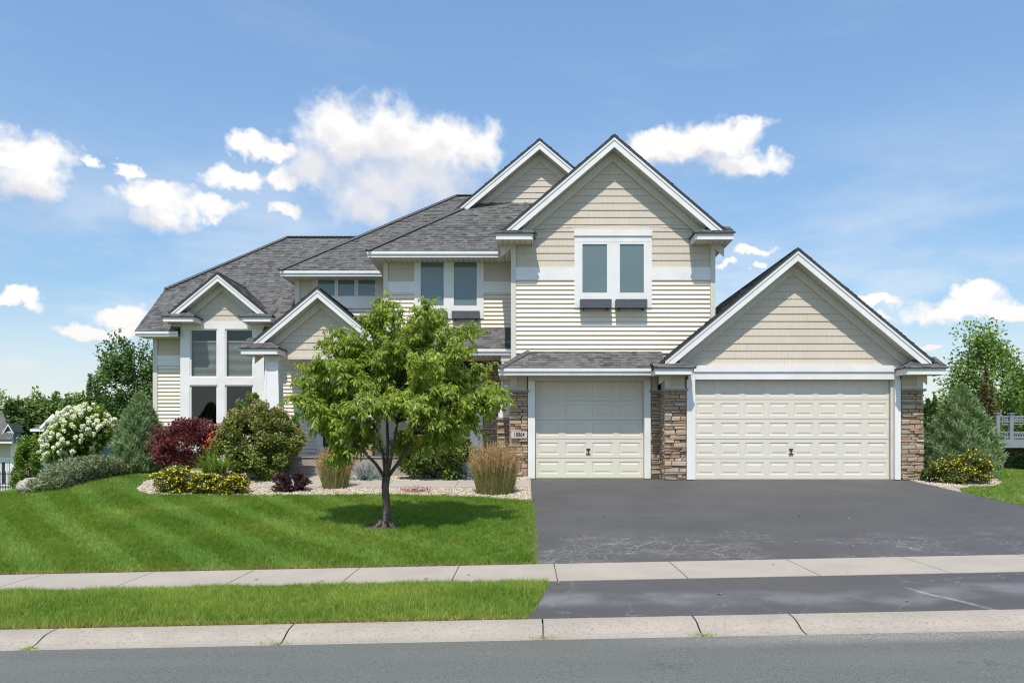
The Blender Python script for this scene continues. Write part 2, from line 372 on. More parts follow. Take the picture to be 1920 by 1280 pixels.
SLIVER = (np.array([(-.06,0,0),(.06,0,0),(.05,.6,.03),(0,1,0),(-.05,.6,.03)], float), np.array([(0,1,2),(0,2,4),(4,2,3)]))
BLADE = (np.array([(-.5,0,0),(.5,0,0),(0,1,0)], float), np.array([(0,1,2)]))
def inst(tp, P, D, N, S, Wd=None):
    tv, tf = tp; n = len(P)
    D = D/np.maximum(np.linalg.norm(D, axis=1, keepdims=True), 1e-6)
    Z = N-(N*D).sum(1, keepdims=True)*D; Z /= np.maximum(np.linalg.norm(Z, axis=1, keepdims=True), 1e-6)
    X = np.cross(D, Z); S = np.broadcast_to(np.asarray(S, float), (n,)); Wd = S if Wd is None else np.broadcast_to(np.asarray(Wd, float), (n,))
    V = P[:, None, :]+(tv[None, :, 0:1]*X[:, None, :]*Wd[:, None, None])+(tv[None, :, 1:2]*D[:, None, :]+tv[None, :, 2:3]*Z[:, None, :])*S[:, None, None]
    Fc = tf[None]+(np.arange(n)*len(tv))[:, None, None]
    return V.reshape(-1, 3), Fc.reshape(-1, tf.shape[1]), len(tv)
def leaves(name, tp, P, D, N, S, tone, m, parent, Wd=None, kind='stuff'):
    V, Fc, k = inst(tp, P, D, N, S, Wd)
    o = np_mesh(name, V, Fc, np.repeat(tone, k), m, parent)
    if name not in ('crown', 'foliage') and parent is not None: o['kind'] = 'stuff'
    return o

# ------------------------------------------------------------------ ground shape
def sst(a, b, x):
    t = min(1.0, max(0.0, (x-a)/(b-a))); return t*t*(3-2*t)
PROF = [(-60, -1.05), (0, -.90), (7.30, -.955), (7.40, -.955), (7.85, -.87), (9.5, -.785), (10.75, -.768), (19.85, 0.0), (20.6, .04), (23, .15), (25, .24), (34, .2), (50, -1.6), (400, -3.0), (4000, -3.0)]
def gz(X, Y):
    for (a, za), (b, zb) in zip(PROF, PROF[1:]):
        if Y <= b: z = za+(zb-za)*(Y-a)/(b-a); break
    else: z = -3
    k = 1.0 if Y < 10.75 else max(0.0, 1-(Y-10.75)/8.5)
    z += .02*max(-40, min(40, X))*k
    if X < -10.8: z -= .22*min(-10.8-X, 9.0)**1.3*.55*sst(13, 18, Y)
    if X < -10.8: z = max(z, -3.2)
    if X > 13 and Y > 14: z -= .06*min(X-13, 12)*sst(14, 20, Y)
    return z
def sheet(name, m, cols, rows_of, dz=0.0, nrow=12, parent=None, loc=None):
    mb = MB(); nr = nrow+1
    vs = []
    for X in cols:
        y0, y1 = rows_of(X)
        for j in range(nr):
            Y = y0+(y1-y0)*j/nrow; vs.append((X, Y, gz(X, Y)+dz))
    n = len(cols); fs = [(i*nr+j, (i+1)*nr+j, (i+1)*nr+j+1, i*nr+j+1) for i in range(n-1) for j in range(nrow)]
    mb.add(vs, fs); return mb.build(name, m, parent, loc, smooth=True, fix=False)
def frange(a, b, n): return [a+(b-a)*i/n for i in range(n+1)]
# wide ground to the horizon
xs = sorted(set([-3000, -900, -300, -120, -70, -50]+frange(-40, 40, 80)+[50, 70, 120, 300, 900, 3000]))
ys = sorted(set([-500, -100, -40, -20, -8, 0, 4, 6]+frange(6.5, 26, 78)+frange(26, 60, 34)+[80, 120, 200, 400, 1000, 4000]))
mb = MB()
def under(X, Y): return gz(X, Y)-.05-(.10 if Y < 8.2 else 0)
mb.add([(X, Y, under(X, Y)) for X in xs for Y in ys], [(i*len(ys)+j, (i+1)*len(ys)+j, (i+1)*len(ys)+j+1, i*len(ys)+j+1) for i in range(len(xs)-1) for j in range(len(ys)-1)])
tag(mb.build('ground', GROUND, smooth=True, fix=False), kind='structure')
tag(sheet('road', ROAD, frange(-60, 60, 60), lambda X: (-8, 7.345), nrow=16), kind='structure')
# driveway (garage to sidewalk) and apron (sidewalk to kerb)
def drive_rows(X): return (10.76, 19.86)
def drive_cols(): return frange(.13, 9.42, 40)
tag(sheet('driveway', DRIVE, drive_cols(), drive_rows, dz=.0, nrow=30), kind='structure')
mb = MB(); rows = frange(7.84, 9.49, 10); cs = 24; vs_ = []
for Y in rows:
    t = (Y-7.84)/1.65; xl = -.04+.32*t**.6; xr = 11.2-.9*t
    for i in range(cs+1):
        X = xl+(xr-xl)*i/cs; vs_.append((X, Y, gz(X, Y)))
mb.add(vs_, [(j*(cs+1)+i, j*(cs+1)+i+1, (j+1)*(cs+1)+i+1, (j+1)*(cs+1)+i) for j in range(len(rows)-1) for i in range(cs)])
tag(mb.build('driveway_apron', APRON, smooth=True, fix=False), kind='structure')
# sidewalk slabs
def slab(name, m, x0, x1, y0, y1, th, parent, lift=.0, nx=4):
    mb = MB(); top = []; 
    for i in range(nx+1):
        X = x0+(x1-x0)*i/nx
        for Y in (y0, y1): top.append((X, Y, gz(X, Y)+lift))
    bot = [(a, b, c-th) for a, b, c in top]; n = len(top)
    fs = [(2*i, 2*i+2, 2*i+3, 2*i+1) for i in range(nx)]+[(2*i, n+2*i, n+2*i+2, 2*i+2) for i in range(nx)]+[(2*i+1, 2*i+3, n+2*i+3, n+2*i+1) for i in range(nx)]
    fs += [(0, 1, n+1, n), (2*nx, n+2*nx, n+2*nx+1, 2*nx+1)]
    mb.add(top+bot, fs); return mb.build(name, m, parent)
mb = MB(); mb.add([(X, Y, gz(X, Y)-.03) for X in frange(-40, 40, 40) for Y in (9.49, 10.77)], [(2*i, 2*i+2, 2*i+3, 2*i+1) for i in range(40)])
walk = tag(mb.build('sidewalk', GAP, fix=False), kind='structure')
joints = [-40, -30, -22, -14.4, -11.2, -8.6]+[wx(p, 10.1) for p in (25, 245, 445, 655, 853, 1042, 1272, 1505, 1735)]+[6.6, 8.2, 9.8, 12, 16, 22, 30, 40]
joints = sorted(joints)
for a, b in zip(joints, joints[1:]): slab('sidewalk_slab', CONC, a+.006, b-.006, 9.5, 10.75, .06, walk, .004)
# kerb segments with a rolled profile
mb = MB(); mb.add([(X, Y, gz(X, Y)-.04) for X in frange(-40, 40, 40) for Y in (7.345, 7.84)], [(2*i, 2*i+2, 2*i+3, 2*i+1) for i in range(40)])
kerb = tag(mb.build('kerb', GAP, fix=False), kind='structure')
KP = [(7.335, -.020), (7.35, .002), (7.42, .004), (7.50, .018), (7.58, .050), (7.66, .072), (7.76, .083), (7.845, .085), (7.845, -.02)]
kj = sorted([-40, -30, -22, -14, -9.6]+[wx(p, 7.6) for p in (80, 538, 1018, 1308, 1495)]+[6.3, 9.3, 12.3, 16, 22, 30, 40])
for a, b in zip(kj, kj[1:]):
    mb = MB(); a += .008; b -= .008; nx = 6; vs_ = []
    for i in range(nx+1):
        X = a+(b-a)*i/nx
        for Y, dz in KP: vs_.append((X, Y, -.955+.02*max(-40, min(40, X))+dz))
    k = len(KP)
    fs = [(i*k+j, (i+1)*k+j, (i+1)*k+j+1, i*k+j+1) for i in range(nx) for j in range(k-1)]+[tuple(range(k)), tuple(nx*k+j for j in range(k-1, -1, -1))]
    mb.add(vs_, fs); mb.build('kerb_segment', KERBM, kerb)
# lawns (sheets) ---------------------------------------------------
def interp(tab, x):
    for (a, va), (b, vb) in zip(tab, tab[1:]):
        if x <= b: return va+(vb-va)*max(0, (x-a))/(b-a)
    return tab[-1][1]
BACK = [(-17, 27), (-12, 25), (-10.6, 23.2), (-9.9, 21.6), (-9.3, 19.6), (-8.8, 18.1), (-8.2, 17.5), (-5.5, 17.3), (-3, 17.35), (-1.4, 17.0), (.13, 16.35)]
SIDE = [(9.43, 17.3), (9.7, 17.9), (10.2, 18.35), (10.9, 18.5), (11.5, 19.3), (12, 21), (13, 25), (24, 26)]
def lawn_back(X): return interp(BACK, X)
def bump_of(X, Y): return 0
tag(sheet('lawn', TURF, frange(-17, -11, 14)[:-1]+frange(-11, .13, 70), lambda X: (10.76, lawn_back(X)), dz=-.012, nrow=40), kind='structure')
def blvd_right(Y): t = (Y-7.84)/1.65; return -.05+.32*max(0, t)**.6
def blvd_z(X, Y): return gz(X, Y)+.055*sst(0, .45, blvd_right(Y)-X)*math.sin(math.pi*min(1, max(0, (Y-7.85)/1.65)))
mb = MB(); vs_ = []; rows = frange(7.85, 9.49, 8)
for Y in rows:
    xr = blvd_right(Y)
    for i in range(31): X = -12+(xr+12)*i/30; vs_.append((X, Y, blvd_z(X, Y)-.01))
mb.add(vs_, [(j*31+i, j*31+i+1, (j+1)*31+i+1, (j+1)*31+i) for j in range(8) for i in range(30)])
tag(mb.build('boulevard_strip', TURF, smooth=True, fix=False), kind='structure')
tag(sheet('side_lawn', TURF, frange(9.43, 24, 30), lambda X: (10.76, interp(SIDE, X)), dz=-.012, nrow=20), kind='structure')
# gravel bed + concrete walk
tag(sheet('gravel_bed', GRAVELB, frange(-9.3, .13, 50), lambda X: (lawn_back(X)-.03, 24.0 if X < -7 else 21.5), dz=-.006, nrow=24), kind='structure')
tag(sheet('side_gravel', GRAVELB, frange(9.43, 12, 10), lambda X: (interp(SIDE, X)-.03, 24), dz=-.006, nrow=10), kind='structure')
wk = tag(MB().build('garden_path', GAP, fix=False), kind='structure')
for a, b in ((-4.7, -3.2), (-3.2, -1.6), (-1.6, .1)): slab('path_slab', CONC, a+.005, b-.005, 18.25, 19.35, .08, wk, .03)
slab('path_slab', CONC, -6.1, -4.71, 18.25, 20.42, .08, wk, .03)

# ------------------------------------------------------------------ HOUSE
house = empty('house', (0, 20, 0), 'two-storey beige house with grey shingle roofs, three front gables and two garage doors', 'house')
def part(mb, name, m, parent=None, **k): return mb.build(name, m, parent or house, **k)
def hbox(name, m, x0, x1, y0, y1, z0, z1, parent=None):
    mb = MB(); mb.box(x0, x1, y0, y1, z0, z1); return part(mb, name, m, parent)
# ---- 2-D convex clip
def clip_half(poly, a, b, c):      # keep a*x+b*y <= c
    out = []
    for i in range(len(poly)):
        p, q = poly[i], poly[(i+1) % len(poly)]
        dp, dq = a*p[0]+b*p[1]-c, a*q[0]+b*q[1]-c
        if dp <= 0: out.append(p)
        if (dp < 0 < dq) or (dq < 0 < dp):
            t = dp/(dp-dq); out.append((p[0]+(q[0]-p[0])*t, p[1]+(q[1]-p[1])*t))
    return out
def area2(poly): return sum(poly[i][0]*poly[(i+1) % len(poly)][1]-poly[(i+1) % len(poly)][0]*poly[i][1] for i in range(len(poly)))
def clip_convex(sub, conv):        # conv CCW
    for i in range(len(conv)):
        p, q = conv[i], conv[(i+1) % len(conv)]
        ex, ey = q[0]-p[0], q[1]-p[1]
        sub = clip_half(sub, ey, -ex, ey*p[0]-ex*p[1])
        if len(sub) < 3: return []
    return sub
# ---- shingled roof plane
def roof_plane(poly, parent, seed=0, exp=.128, name='shingles', body=True, thick=.07):
    P = [Vector(p) for p in poly]
    n = (P[1]-P[0]).cross(P[2]-P[0]).normalized()
    if n.z < 0: P.reverse(); n = -n
    v = Vector((0, 0, 1))-n*n.z; v.normalize(); u = v.cross(n).normalized(); o = P[0]
    pts = [((p-o).dot(u), (p-o).dot(v)) for p in P]
    if area2(pts) < 0: pts.reverse()
    vmin = min(p[1] for p in pts); vmax = max(p[1] for p in pts); umin = min(p[0] for p in pts); umax = max(p[0] for p in pts)
    rr = random.Random(seed*17+3); mb = MB(); row = 0; vv = vmin
    while vv < vmax:
        uu = umin-rr.uniform(0, .3)
        rowt = rr.uniform(-.08, .08)
        while uu < umax:
            w = rr.choice((.09, .12, .15, .18, .23)); th = rr.choice((.006, .008, .017))
            q = clip_convex([(uu+.002, vv), (uu+w-.002, vv), (uu+w-.002, vv+exp+.02), (uu+.002, vv+exp+.02)], pts)
            if len(q) >= 3:
                mb.t = min(1, max(0, rr.choice((.18, .36, .44, .5, .56, .66))+rowt*.5+rr.uniform(-.07, .07)))
                def lift(s): return .004+th*max(0, 1-(s-vv)/(exp+.02))
                top = [o+u*a+v*b+n*lift(b) for a, b in q]; k = len(top)
                fs = [tuple(range(k))]; low = [i for i in range(k) if q[i][1] < vv+1e-4]
                vs2 = top
                if len(low) == 2:
                    i, j = low; vs2 = top+[o+u*q[i][0]+v*q[i][1]-n*.002, o+u*q[j][0]+v*q[j][1]-n*.002]; fs.append((i, k, k+1, j))
                mb.add(vs2, fs)
            uu += w
        vv += exp; row += 1
    sh = tag(mb.build(name, ROOFM, parent, fix=False), kind='stuff')
    if body:
        b = MB(); b.prism([p-n*.001 for p in P], -Vector((0, 0, thick))); part(b, 'roof_deck', ROOFB, parent)
    return sh
def cap_line(a, b, parent, w=.15, lift=.03):     # hip / ridge cap of overlapped tabs
    a, b = Vector(a), Vector(b); d = (b-a); L = d.length; d.normalize(); s = d.cross(Vector((0, 0, 1))).normalized(); up = s.cross(d).normalized()
    if up.z < 0: up = -up
    mb = MB(); n = max(1, int(L/.16))
    for i in range(n):
        p = a+d*(L*i/n); q = a+d*(L*(i+1)/n+.02)
        l0, l1 = lift+.014, lift+.004
        mb.add([p-s*w*.8-up*.045+up*l0, p+up*(l0+.012), p+s*w*.8-up*.045+up*l0, q-s*w*.8-up*.045+up*l1, q+up*(l1+.012), q+s*w*.8-up*.045+up*l1], [(0, 1, 4, 3), (1, 2, 5, 4), (0, 2, 1)])
    return mb.build('ridge_cap', CAPM, parent, fix=False)
# ---- siding
def boards(parent, Yw, poly, z0, exp, kind, zmax=None):
    if area2(poly) < 0: poly = poly[::-1]
    zlo = min(p[1] for p in poly); zhi = max(p[1] for p in poly); i0 = math.floor((zlo-z0)/exp)
    tb, tt = (.038, .004) if kind == 'siding_board' else (.024, .008)
    m = LAP if kind == 'siding_board' else SHAKE
    i = i0
    while z0+i*exp < zhi-1e-4:
        a, b = z0+i*exp, z0+(i+1)*exp; i += 1
        q = clip_half(clip_half(poly, 0, 1, b), 0, -1, -a)
        if len(q) < 3 or abs(area2(q)) < .004: continue
        xa_, xb_ = min(p[0] for p in q), max(p[0] for p in q)
        if xb_-xa_ > 2.0:
            cut = xa_+(xb_-xa_)*R.uniform(.18, .82); pieces = [clip_half(q, 1, 0, cut-.0015), clip_half(q, -1, 0, -cut-.0015)]
        else: pieces = [q]
        for q in [p for p in pieces if len(p) >= 3]:
          mb = MB(); jit = R.uniform(-.002, .002)
          fr = [(x, Yw-(tb+(tt-tb)*(z-a)/(b-a))+jit, z) for x, z in q]; bk = [(x, Yw+.004, z) for x, z in q]; k = len(q)
          mb.add(fr+bk, [tuple(range(k))]+[((j+1) % k, j, j+k, (j+1) % k+k) for j in range(k)])
          mb.build(kind, m, parent)
LAPX, SHX = .1155, .182
def wall_part(name='wall'):
    return name
# ---- gable end: roof slopes, rakes, soffits, frieze
def gable(nm, xc, zap, half_l, half_r, sl, yr, yw, yb, seed, zwall_cut=None, rake_cut=0.25, frieze=True, bw=.19):
    g = tag(MB().build('gable_roof', ROOFB, house, fix=False), nm)
    for s, hw in ((-1, half_l), (1, half_r)):
        ze = zap-sl*hw
        roof_plane([(xc, yr-.03, zap+.06), (xc+s*hw, yr-.03, ze+.06), (xc+s*hw, yb, ze+.06), (xc, yb, zap+.06)], g, seed+s, thick=.06)
        # rake board: main board and a thin crown above it
        c = hw-rake_cut
        def P(x, off, y): return Vector((xc+s*x, y, zap-sl*x-off))
        vb = bw*math.sqrt(1+sl*sl)
        mb = MB(); mb.prism([P(0, .005, yr), P(c, .005, yr), P(c, vb, yr), P(0, vb, yr)], (0, .03, 0)); part(mb, 'rake_board', WHITE, g)
        mb = MB(); mb.prism([P(0, -.002, yr-.018), P(c+.03, -.002, yr-.018), P(c+.03, .075, yr-.018), P(0, .075, yr-.018)], (0, .017, 0)); part(mb, 'rake_trim', WHITE, g)
        # sloped soffit
        mb = MB(); mb.prism([P(0, vb-.02, yr+.03), P(c, vb-.02, yr+.03), P(c, vb-.02, yw), P(0, vb-.02, yw)], (0, 0, .012)); part(mb, 'soffit', RIBS if False else SOFFIT, g)
        mb = MB()
        k = int(c*1.3/.17)
        for i in range(k):
            x = c*(i+.5)/k
            mb.prism([P(x, vb-.018, yr+.03), P(x+.018, vb-.018, yr+.03), P(x+.018, vb-.018, yw), P(x, vb-.018, yw)], (0, 0, -.008))
        part(mb, 'soffit_rib', CREAM, g)
        if frieze:
            mb = MB(); f0, f1 = vb-.01, vb+.17*math.sqrt(1+sl*sl)
            mb.prism([P(0, f0, yw-.034), P(c+.12, f0, yw-.034), P(c+.12-.0, f1, yw-.034), P(0, f1, yw-.034)], (0, .032, 0)); part(mb, 'frieze_board', CREAM, g)
    cap_line((xc, yr+.0, zap+.035), (xc, yb, zap+.035), g, .12, .018)
    return g
def fascia(parent, x0, x1, y, zt, h=.16, ends=(None, None), depth=.55):
    mb = MB(); mb.box(x0, x1, y, y+.03, zt-h, zt-.002); mb.box(x0-.01, x1+.01, y-.035, y-.001, zt-.075, zt)
    return part(mb, 'fascia', WHITE, parent)
def eave_return(x0, x1, yf, yw, zt, inner, seed, rise=.5, h=.16):
    g = tag(MB().build('eave_return', ROOFB, house, fix=False))
    mb = MB(); mb.box(x0, x1, yf, yf+.03, zt-h, zt); mb.box(x0, x0+.03, yf+.031, yw, zt-h, zt); mb.box(x1-.03, x1, yf+.031, yw, zt-h, zt)
    part(mb, 'fascia', WHITE, g)
    mb = MB(); mb.box(x0+.031, x1-.031, yf+.031, yw, zt-h+.012, zt-h+.022); part(mb, 'soffit', RIBS, g)
    e = .04; d = yw-yf+e; zr = zt+rise*d
    if inner > 0: # inner side is at x1
        a = [(x0-e, yf-e, zt), (x1+e, yf-e, zt), (x1+e-d, yw, zr), (x0-e, yw, zr)]; b = [(x1+e, yf-e, zt), (x1+e, yw, zt), (x1+e-d, yw, zr)]; cl = ((x1+e, yf-e, zt), (x1+e-d, yw, zr))
    else:
        a = [(x0-e, yf-e, zt), (x1+e, yf-e, zt), (x1+e, yw, zr), (x0-e+d, yw, zr)]; b = [(x0-e, yw, zt), (x0-e, yf-e, zt), (x0-e+d, yw, zr)]; cl = ((x0-e, yf-e, zt), (x0-e+d, yw, zr))
    roof_plane(a, g, seed, thick=.02); roof_plane(b, g, seed+1, thick=.02); cap_line(*cl, g, .09, .012)
    return g
# ---- window: casing boards, sashes, panes
def pane_set(win, x0, x1, z0, z1, y, screen=True, fw=.045):
    mb = MB(); mb.box(x0-fw, x0, y, y+.05, z0-fw, z1+fw); mb.box(x1, x1+fw, y, y+.05, z0-fw, z1+fw); mb.box(x0, x1, y, y+.05, z0-fw, z0); mb.box(x0, x1, y, y+.05, z1, z1+fw)
    part(mb, 'sash', WHITE, win)
    hbox('pane', GLASS, x0, x1, y+.014, y+.017, z0, z1, win)
    if screen: hbox('insect_screen', SCREEN, x0, x1, y+.023, y+.026, z0, z1, win)
def window(label=None):
    w = MB().build('window', WHITE, house, fix=False); return tag(w, label)

# ===== garage wing A (double door)
YA = 19.7; XA0, XA1, XAC = 3.34, 9.82, 6.58
wA = MB(); wA.box(XA0+.12, XA1-.06, YA+.16, 27, -.05, 2.75)
gA_slope = .83; zapA = 5.53
wA.prism([(XA0+.1, YA+.03, 2.75), (XA1-.1, YA+.03, 2.75), (XAC, YA+.03, 2.75+gA_slope*3.14)], (0, 7, 0))
wallA = part(wA, 'garage_wall', BODY)
boards(wallA, YA+.02, [(4.0, 2.80), (9.17, 2.80), (9.75, 2.80), (XAC, 2.80+gA_slope*3.17), (3.41, 2.80)], 2.80, SHX, 'shake_course')
gable('wide shingled gable roof over the double garage', XAC, zapA, 3.48, 3.48, gA_slope, 19.3, YA, 27, 100, rake_cut=.30)
eave_return(wx(1229, 19.1), wx(1300, 19.1), 19.12, YA, 2.69, 1, 110)
eave_return(wx(1698, 19.1), 10.06, 19.12, YA, 2.69, -1, 112)
# header bands and door casing
hbox('band_board', WHITE, wx(1301, 19.6), wx(1690, 19.6), 19.60, 19.72, wz(697, 19.6), wz(686, 19.6)+.02)
hbox('header_board', WHITE, wx(1291, 19.6), wx(1688, 19.6), 19.63, 19.80, wz(711, 19.63), wz(698, 19.63)-.004)
dA0, dA1, dAz = wx(1300, 19.83), wx(1671, 19.83), wz(712, 19.83)
hbox('door_casing', WHITE, wx(1288, 19.62), dA0, 19.62, 19.86, .0, wz(711, 19.63)-.003)
hbox('door_casing', WHITE, dA1, wx(1689, 19.62), 19.62, 19.86, .0, wz(711, 19.63)-.003)
hbox('door_stop', CREAM, dA1-.05, dA1-.002, 19.74, 19.86, .0, dAz)
# ===== garage door builder
def panel_mesh(w, h):
    mb = MB(); L = [(0, 0.0), (.012, .012), (.045, .012), (.075, .003)]
    vs_ = []
    for ins, dep in L: vs_ += [(ins, dep, ins), (w-ins, dep, ins), (w-ins, dep, h-ins), (ins, dep, h-ins)]
    fs = [(4*k+i, 4*k+(i+1) % 4, 4*k+4+(i+1) % 4, 4*k+4+i) for k in range(3) for i in range(4)]+[(12, 13, 14, 15)]
    mb.add(vs_, fs); return mb
def garage_door(x0, x1, y, z0, z1, ncol, label, hx):
    d = tag(MB().build('garage_door', DOORM, house, fix=False), label)
    nrow = 5; H = (z1-z0)/nrow; Wc = (x1-x0)/ncol; src = None
    hbox('door_backing', DOORM, x0, x1, y+.03, y+.06, z0, z1, d)
    for r in range(nrow):
        a, b = z0+r*H+.005, z0+(r+1)*H-.005; mg = .085; ms = Wc*.12
        mb = MB(); mb.box(x0+.01, x1-.01, y, y+.029, a, a+mg); mb.box(x0+.01, x1-.01, y, y+.029, b-mg, b)
        for c in range(ncol+1):
            xl = x0+.01 if c == 0 else x0+c*Wc-ms; xr = x1-.01 if c == ncol else x0+c*Wc+ms
            mb.box(xl, xr, y, y+.029, a+mg, b-mg)
        part(mb, 'door_section', DOORM, d)
        for c in range(ncol):
            px0 = x0+c*Wc+ms; pw = Wc-2*ms; ph = (b-a)-2*mg
            if src is None:
                src = panel_mesh(pw, ph).build('door_panel', DOORM, d, loc=(0, 0, 0)); me = src.data; o = src
            else: o = bpy.data.objects.new('door_panel', me); link(o, d)
            if c in (0, ncol-1): pass
            o.location = Vector((px0, y, a+mg))-WLOC[d.name]
    hz = z0+.68
    mb = MB(); mb.box(hx-.012, hx+.012, y-.03, y, hz-.07, hz+.05); mb.box(hx-.05, hx+.05, y-.034, y-.012, hz+.03, hz+.055); mb.box(hx-.055, hx+.055, y-.03, y-.002, hz-.085, hz-.065)
    part(mb, 'door_handle', METAL, d)
    hbox('weather_strip', CREAM, x0, x1, y-.005, y+.03, z0-.02, z0+.004, d)
garage_door(dA0, dA1-.05, 19.83, .02, dAz, 8, 'wide cream garage door with eight panel columns', wx(1483, 19.83))
# ===== stone
STONES = []
def stone_meshes():
    rr = random.Random(21)
    for k in range(12):
        mb = MB(); c = .10; vs_ = []
        for y, ins in ((1.0, 0.0), (.25, 0.0), (0.0, c)):
            for (sx, sz) in ((0, 0), (1, 0), (1, 1), (0, 1)):
                j = rr.uniform(-.05, .05); j2 = rr.uniform(-.13, .13)
                vs_.append((sx+(ins*.5 if sx == 0 else -ins*.5)+j*.5, y+rr.uniform(-.12, .12)*(y < .5), sz+(ins if sz == 0 else -ins)+j2*(.6 if y < .5 else 0)))
        fs = [(4*k2+i, 4*k2+(i+1) % 4, 4*k2+4+(i+1) % 4, 4*k2+4+i) for k2 in range(2) for i in range(4)]+[(8, 9, 10, 11), (3, 2, 1, 0)]
        mb.add(vs_, fs)
        me_o = mb.build('stone', STONEM[k % 4]); me = me_o.data; bpy.data.objects.remove(me_o); STONES.append(me)
stone_meshes()
def stones(parent, x0, x1, yf, z0, z1, seed, depth=.10, wmin=.13, wmax=.42, joined=False):
    rr = random.Random(seed); z = z0; jm = MB()
    while z < z1-.015:
        h = min(rr.choice((.035, .045, .055, .06, .075, .09, .11)), z1-z); x = x0
        if z1-(z+h) < .03: h = z1-z
        while x < x1-1e-3:
            w = min(rr.uniform(wmin, wmax)*(1.15 if h < .06 else .9), x1-x)
            if x1-(x+w) < .07: w = x1-x
            k = rr.randrange(12); dy = rr.uniform(-.034, .03)
            if joined:
                jm.mi = k % 4
                vs_ = [v.co for v in STONES[k].vertices]
                jm.add([(x+.004+v.x*(w-.008), yf+dy+v.y*depth, z+.003+v.z*(h-.006)) for v in vs_], [tuple(p.vertices) for p in STONES[k].polygons])
            else:
                o = bpy.data.objects.new('stone', STONES[k]); link(o, parent)
                o.location = Vector((x+.004, yf+dy, z+.003))-WLOC[parent.name]; o.scale = (w-.008, depth, h-.006)
            x += w
        z += h
    if joined: tag(jm.build('stonework', STONEM, parent, fix=False), kind='stuff')
def stones_side(parent, xf, y0, y1, z0, z1, seed, depth=.10):
    rr = random.Random(seed); z = z0; jm = MB()
    while z < z1-.015:
        h = min(rr.choice((.045, .055, .06, .075, .09)), z1-z); y = y0
        if z1-(z+h) < .03: h = z1-z
        while y < y1-1e-3:
            w = min(rr.uniform(.13, .35), y1-y); w = y1-y if y1-(y+w) < .07 else w
            k = rr.randrange(12); dx = rr.uniform(-.02, .015); jm.mi = k % 4
            jm.add([(xf+dx+v.co.y*depth, y+.004+v.co.x*(w-.008), z+.003+v.co.z*(h-.006)) for v in STONES[k].vertices], [tuple(p.vertices) for p in STONES[k].polygons]); y += w
        z += h
    tag(jm.build('stonework', STONEM, parent, fix=True), kind='stuff')
def pier(x0, x1, yf, yb, z0, z1, seed, label):
    mb = MB(); mb.box(x0+.03, x1-.03, yf+.05, yb, z0-.05, z1-.005); p = tag(part(mb, 'stone_pier', MORTAR), label)
    stones(p, x0, x1, yf, z0, z1, seed, depth=.12)
    return p
def pier_head(x0, x1, yf, yb, zc, zt, seed, cb):   # ledge, little shake panel with corner board
    hbox('stone_ledge', FOUND, x0-.035, x1+.035, yf-.055, yb, zc, zc+.055)
    w = part(MB(), 'pier_panel', CREAM); mb = MB(); mb.box(x0+.02, x1-.02, yf+.05, yb, zc+.055, zt); part(mb, 'panel_backing', BODY, w)
    boards(w, yf+.048, [(x0+.03, zc+.12), (x1-.03, zc+.12), (x1-.03, zt), (x0+.03, zt)], zc+.12, SHX, 'shake_course')
    hbox('frieze_board', CREAM, x0+.02, x1-.02, yf+.018, yf+.047, zc+.056, zc+.118, w)
    if cb: hbox('corner_board', CREAM, cb[0], cb[1], yf+.012, yf+.05, zc+.119, zt, w)
zl = wz(733, 19.65)
XP = 3.42
stones_side(pier(XP, wx(1288, 19.62)-.005, 19.66, 20.4, 0, zl, 31, 'stone pier left of the double garage door'), XP-.005, 19.79, 20.36, 0, zl, 38)
pier_head(XP, wx(1288, 19.62)-.005, 19.66, 20.3, zl, 2.56, 1, (XP+.01, XP+.15))
pier(wx(1690, 19.65)+.005, 9.80, 19.66, 20.3, 0, zl, 32, 'stone pier right of the double garage door')
pier_head(wx(1690, 19.65)+.005, 9.80, 19.66, 19.9, zl, 2.56, 2, (9.62, 9.78))
# ===== single garage B
YB = 20.35
dB0, dB1, dBz = wx(1003, 20.47), wx(1206, 20.47), wz(715, 20.47)
mb = MB(); mb.box(-.34, XA0+.05, YB+.17, 27, -.05, 3.3); part(mb, 'garage_wall', BODY)
garage_door(dB0, dB1, 20.47, .02, dBz, 4, 'narrow cream garage door with four panel columns', wx(1103, 20.47))
hbox('door_casing', WHITE, wx(990, 20.25), dB0, 20.25, 20.51, 0, dBz); hbox('door_casing', WHITE, dB1, wx(1220, 20.25), 20.25, 20.51, 0, dBz)
hbox('header_board', CREAM, wx(990, 20.25), wx(1220, 20.25), 20.26, 20.52, dBz+.002, 2.58)
zlB = wz(735, 20.25)
pB = pier(-.41, wx(990, 20.25)-.005, 20.27, 20.8, 0, zlB, 33, 'stone pier left of the single garage door')
pier_head(-.41, wx(990, 20.25)-.005, 20.27, 20.5, zlB, 2.58, 3, (-.40, -.21))
pier(wx(1220, 20.25)+.005, XP+.04, 20.27, 20.8, 0, zlB, 34, 'recessed stone strip between the two garage doors')
pier_head(wx(1220, 20.25)+.005, XP-.04, 20.27, 20.5, zlB, 2.58, 4, None)
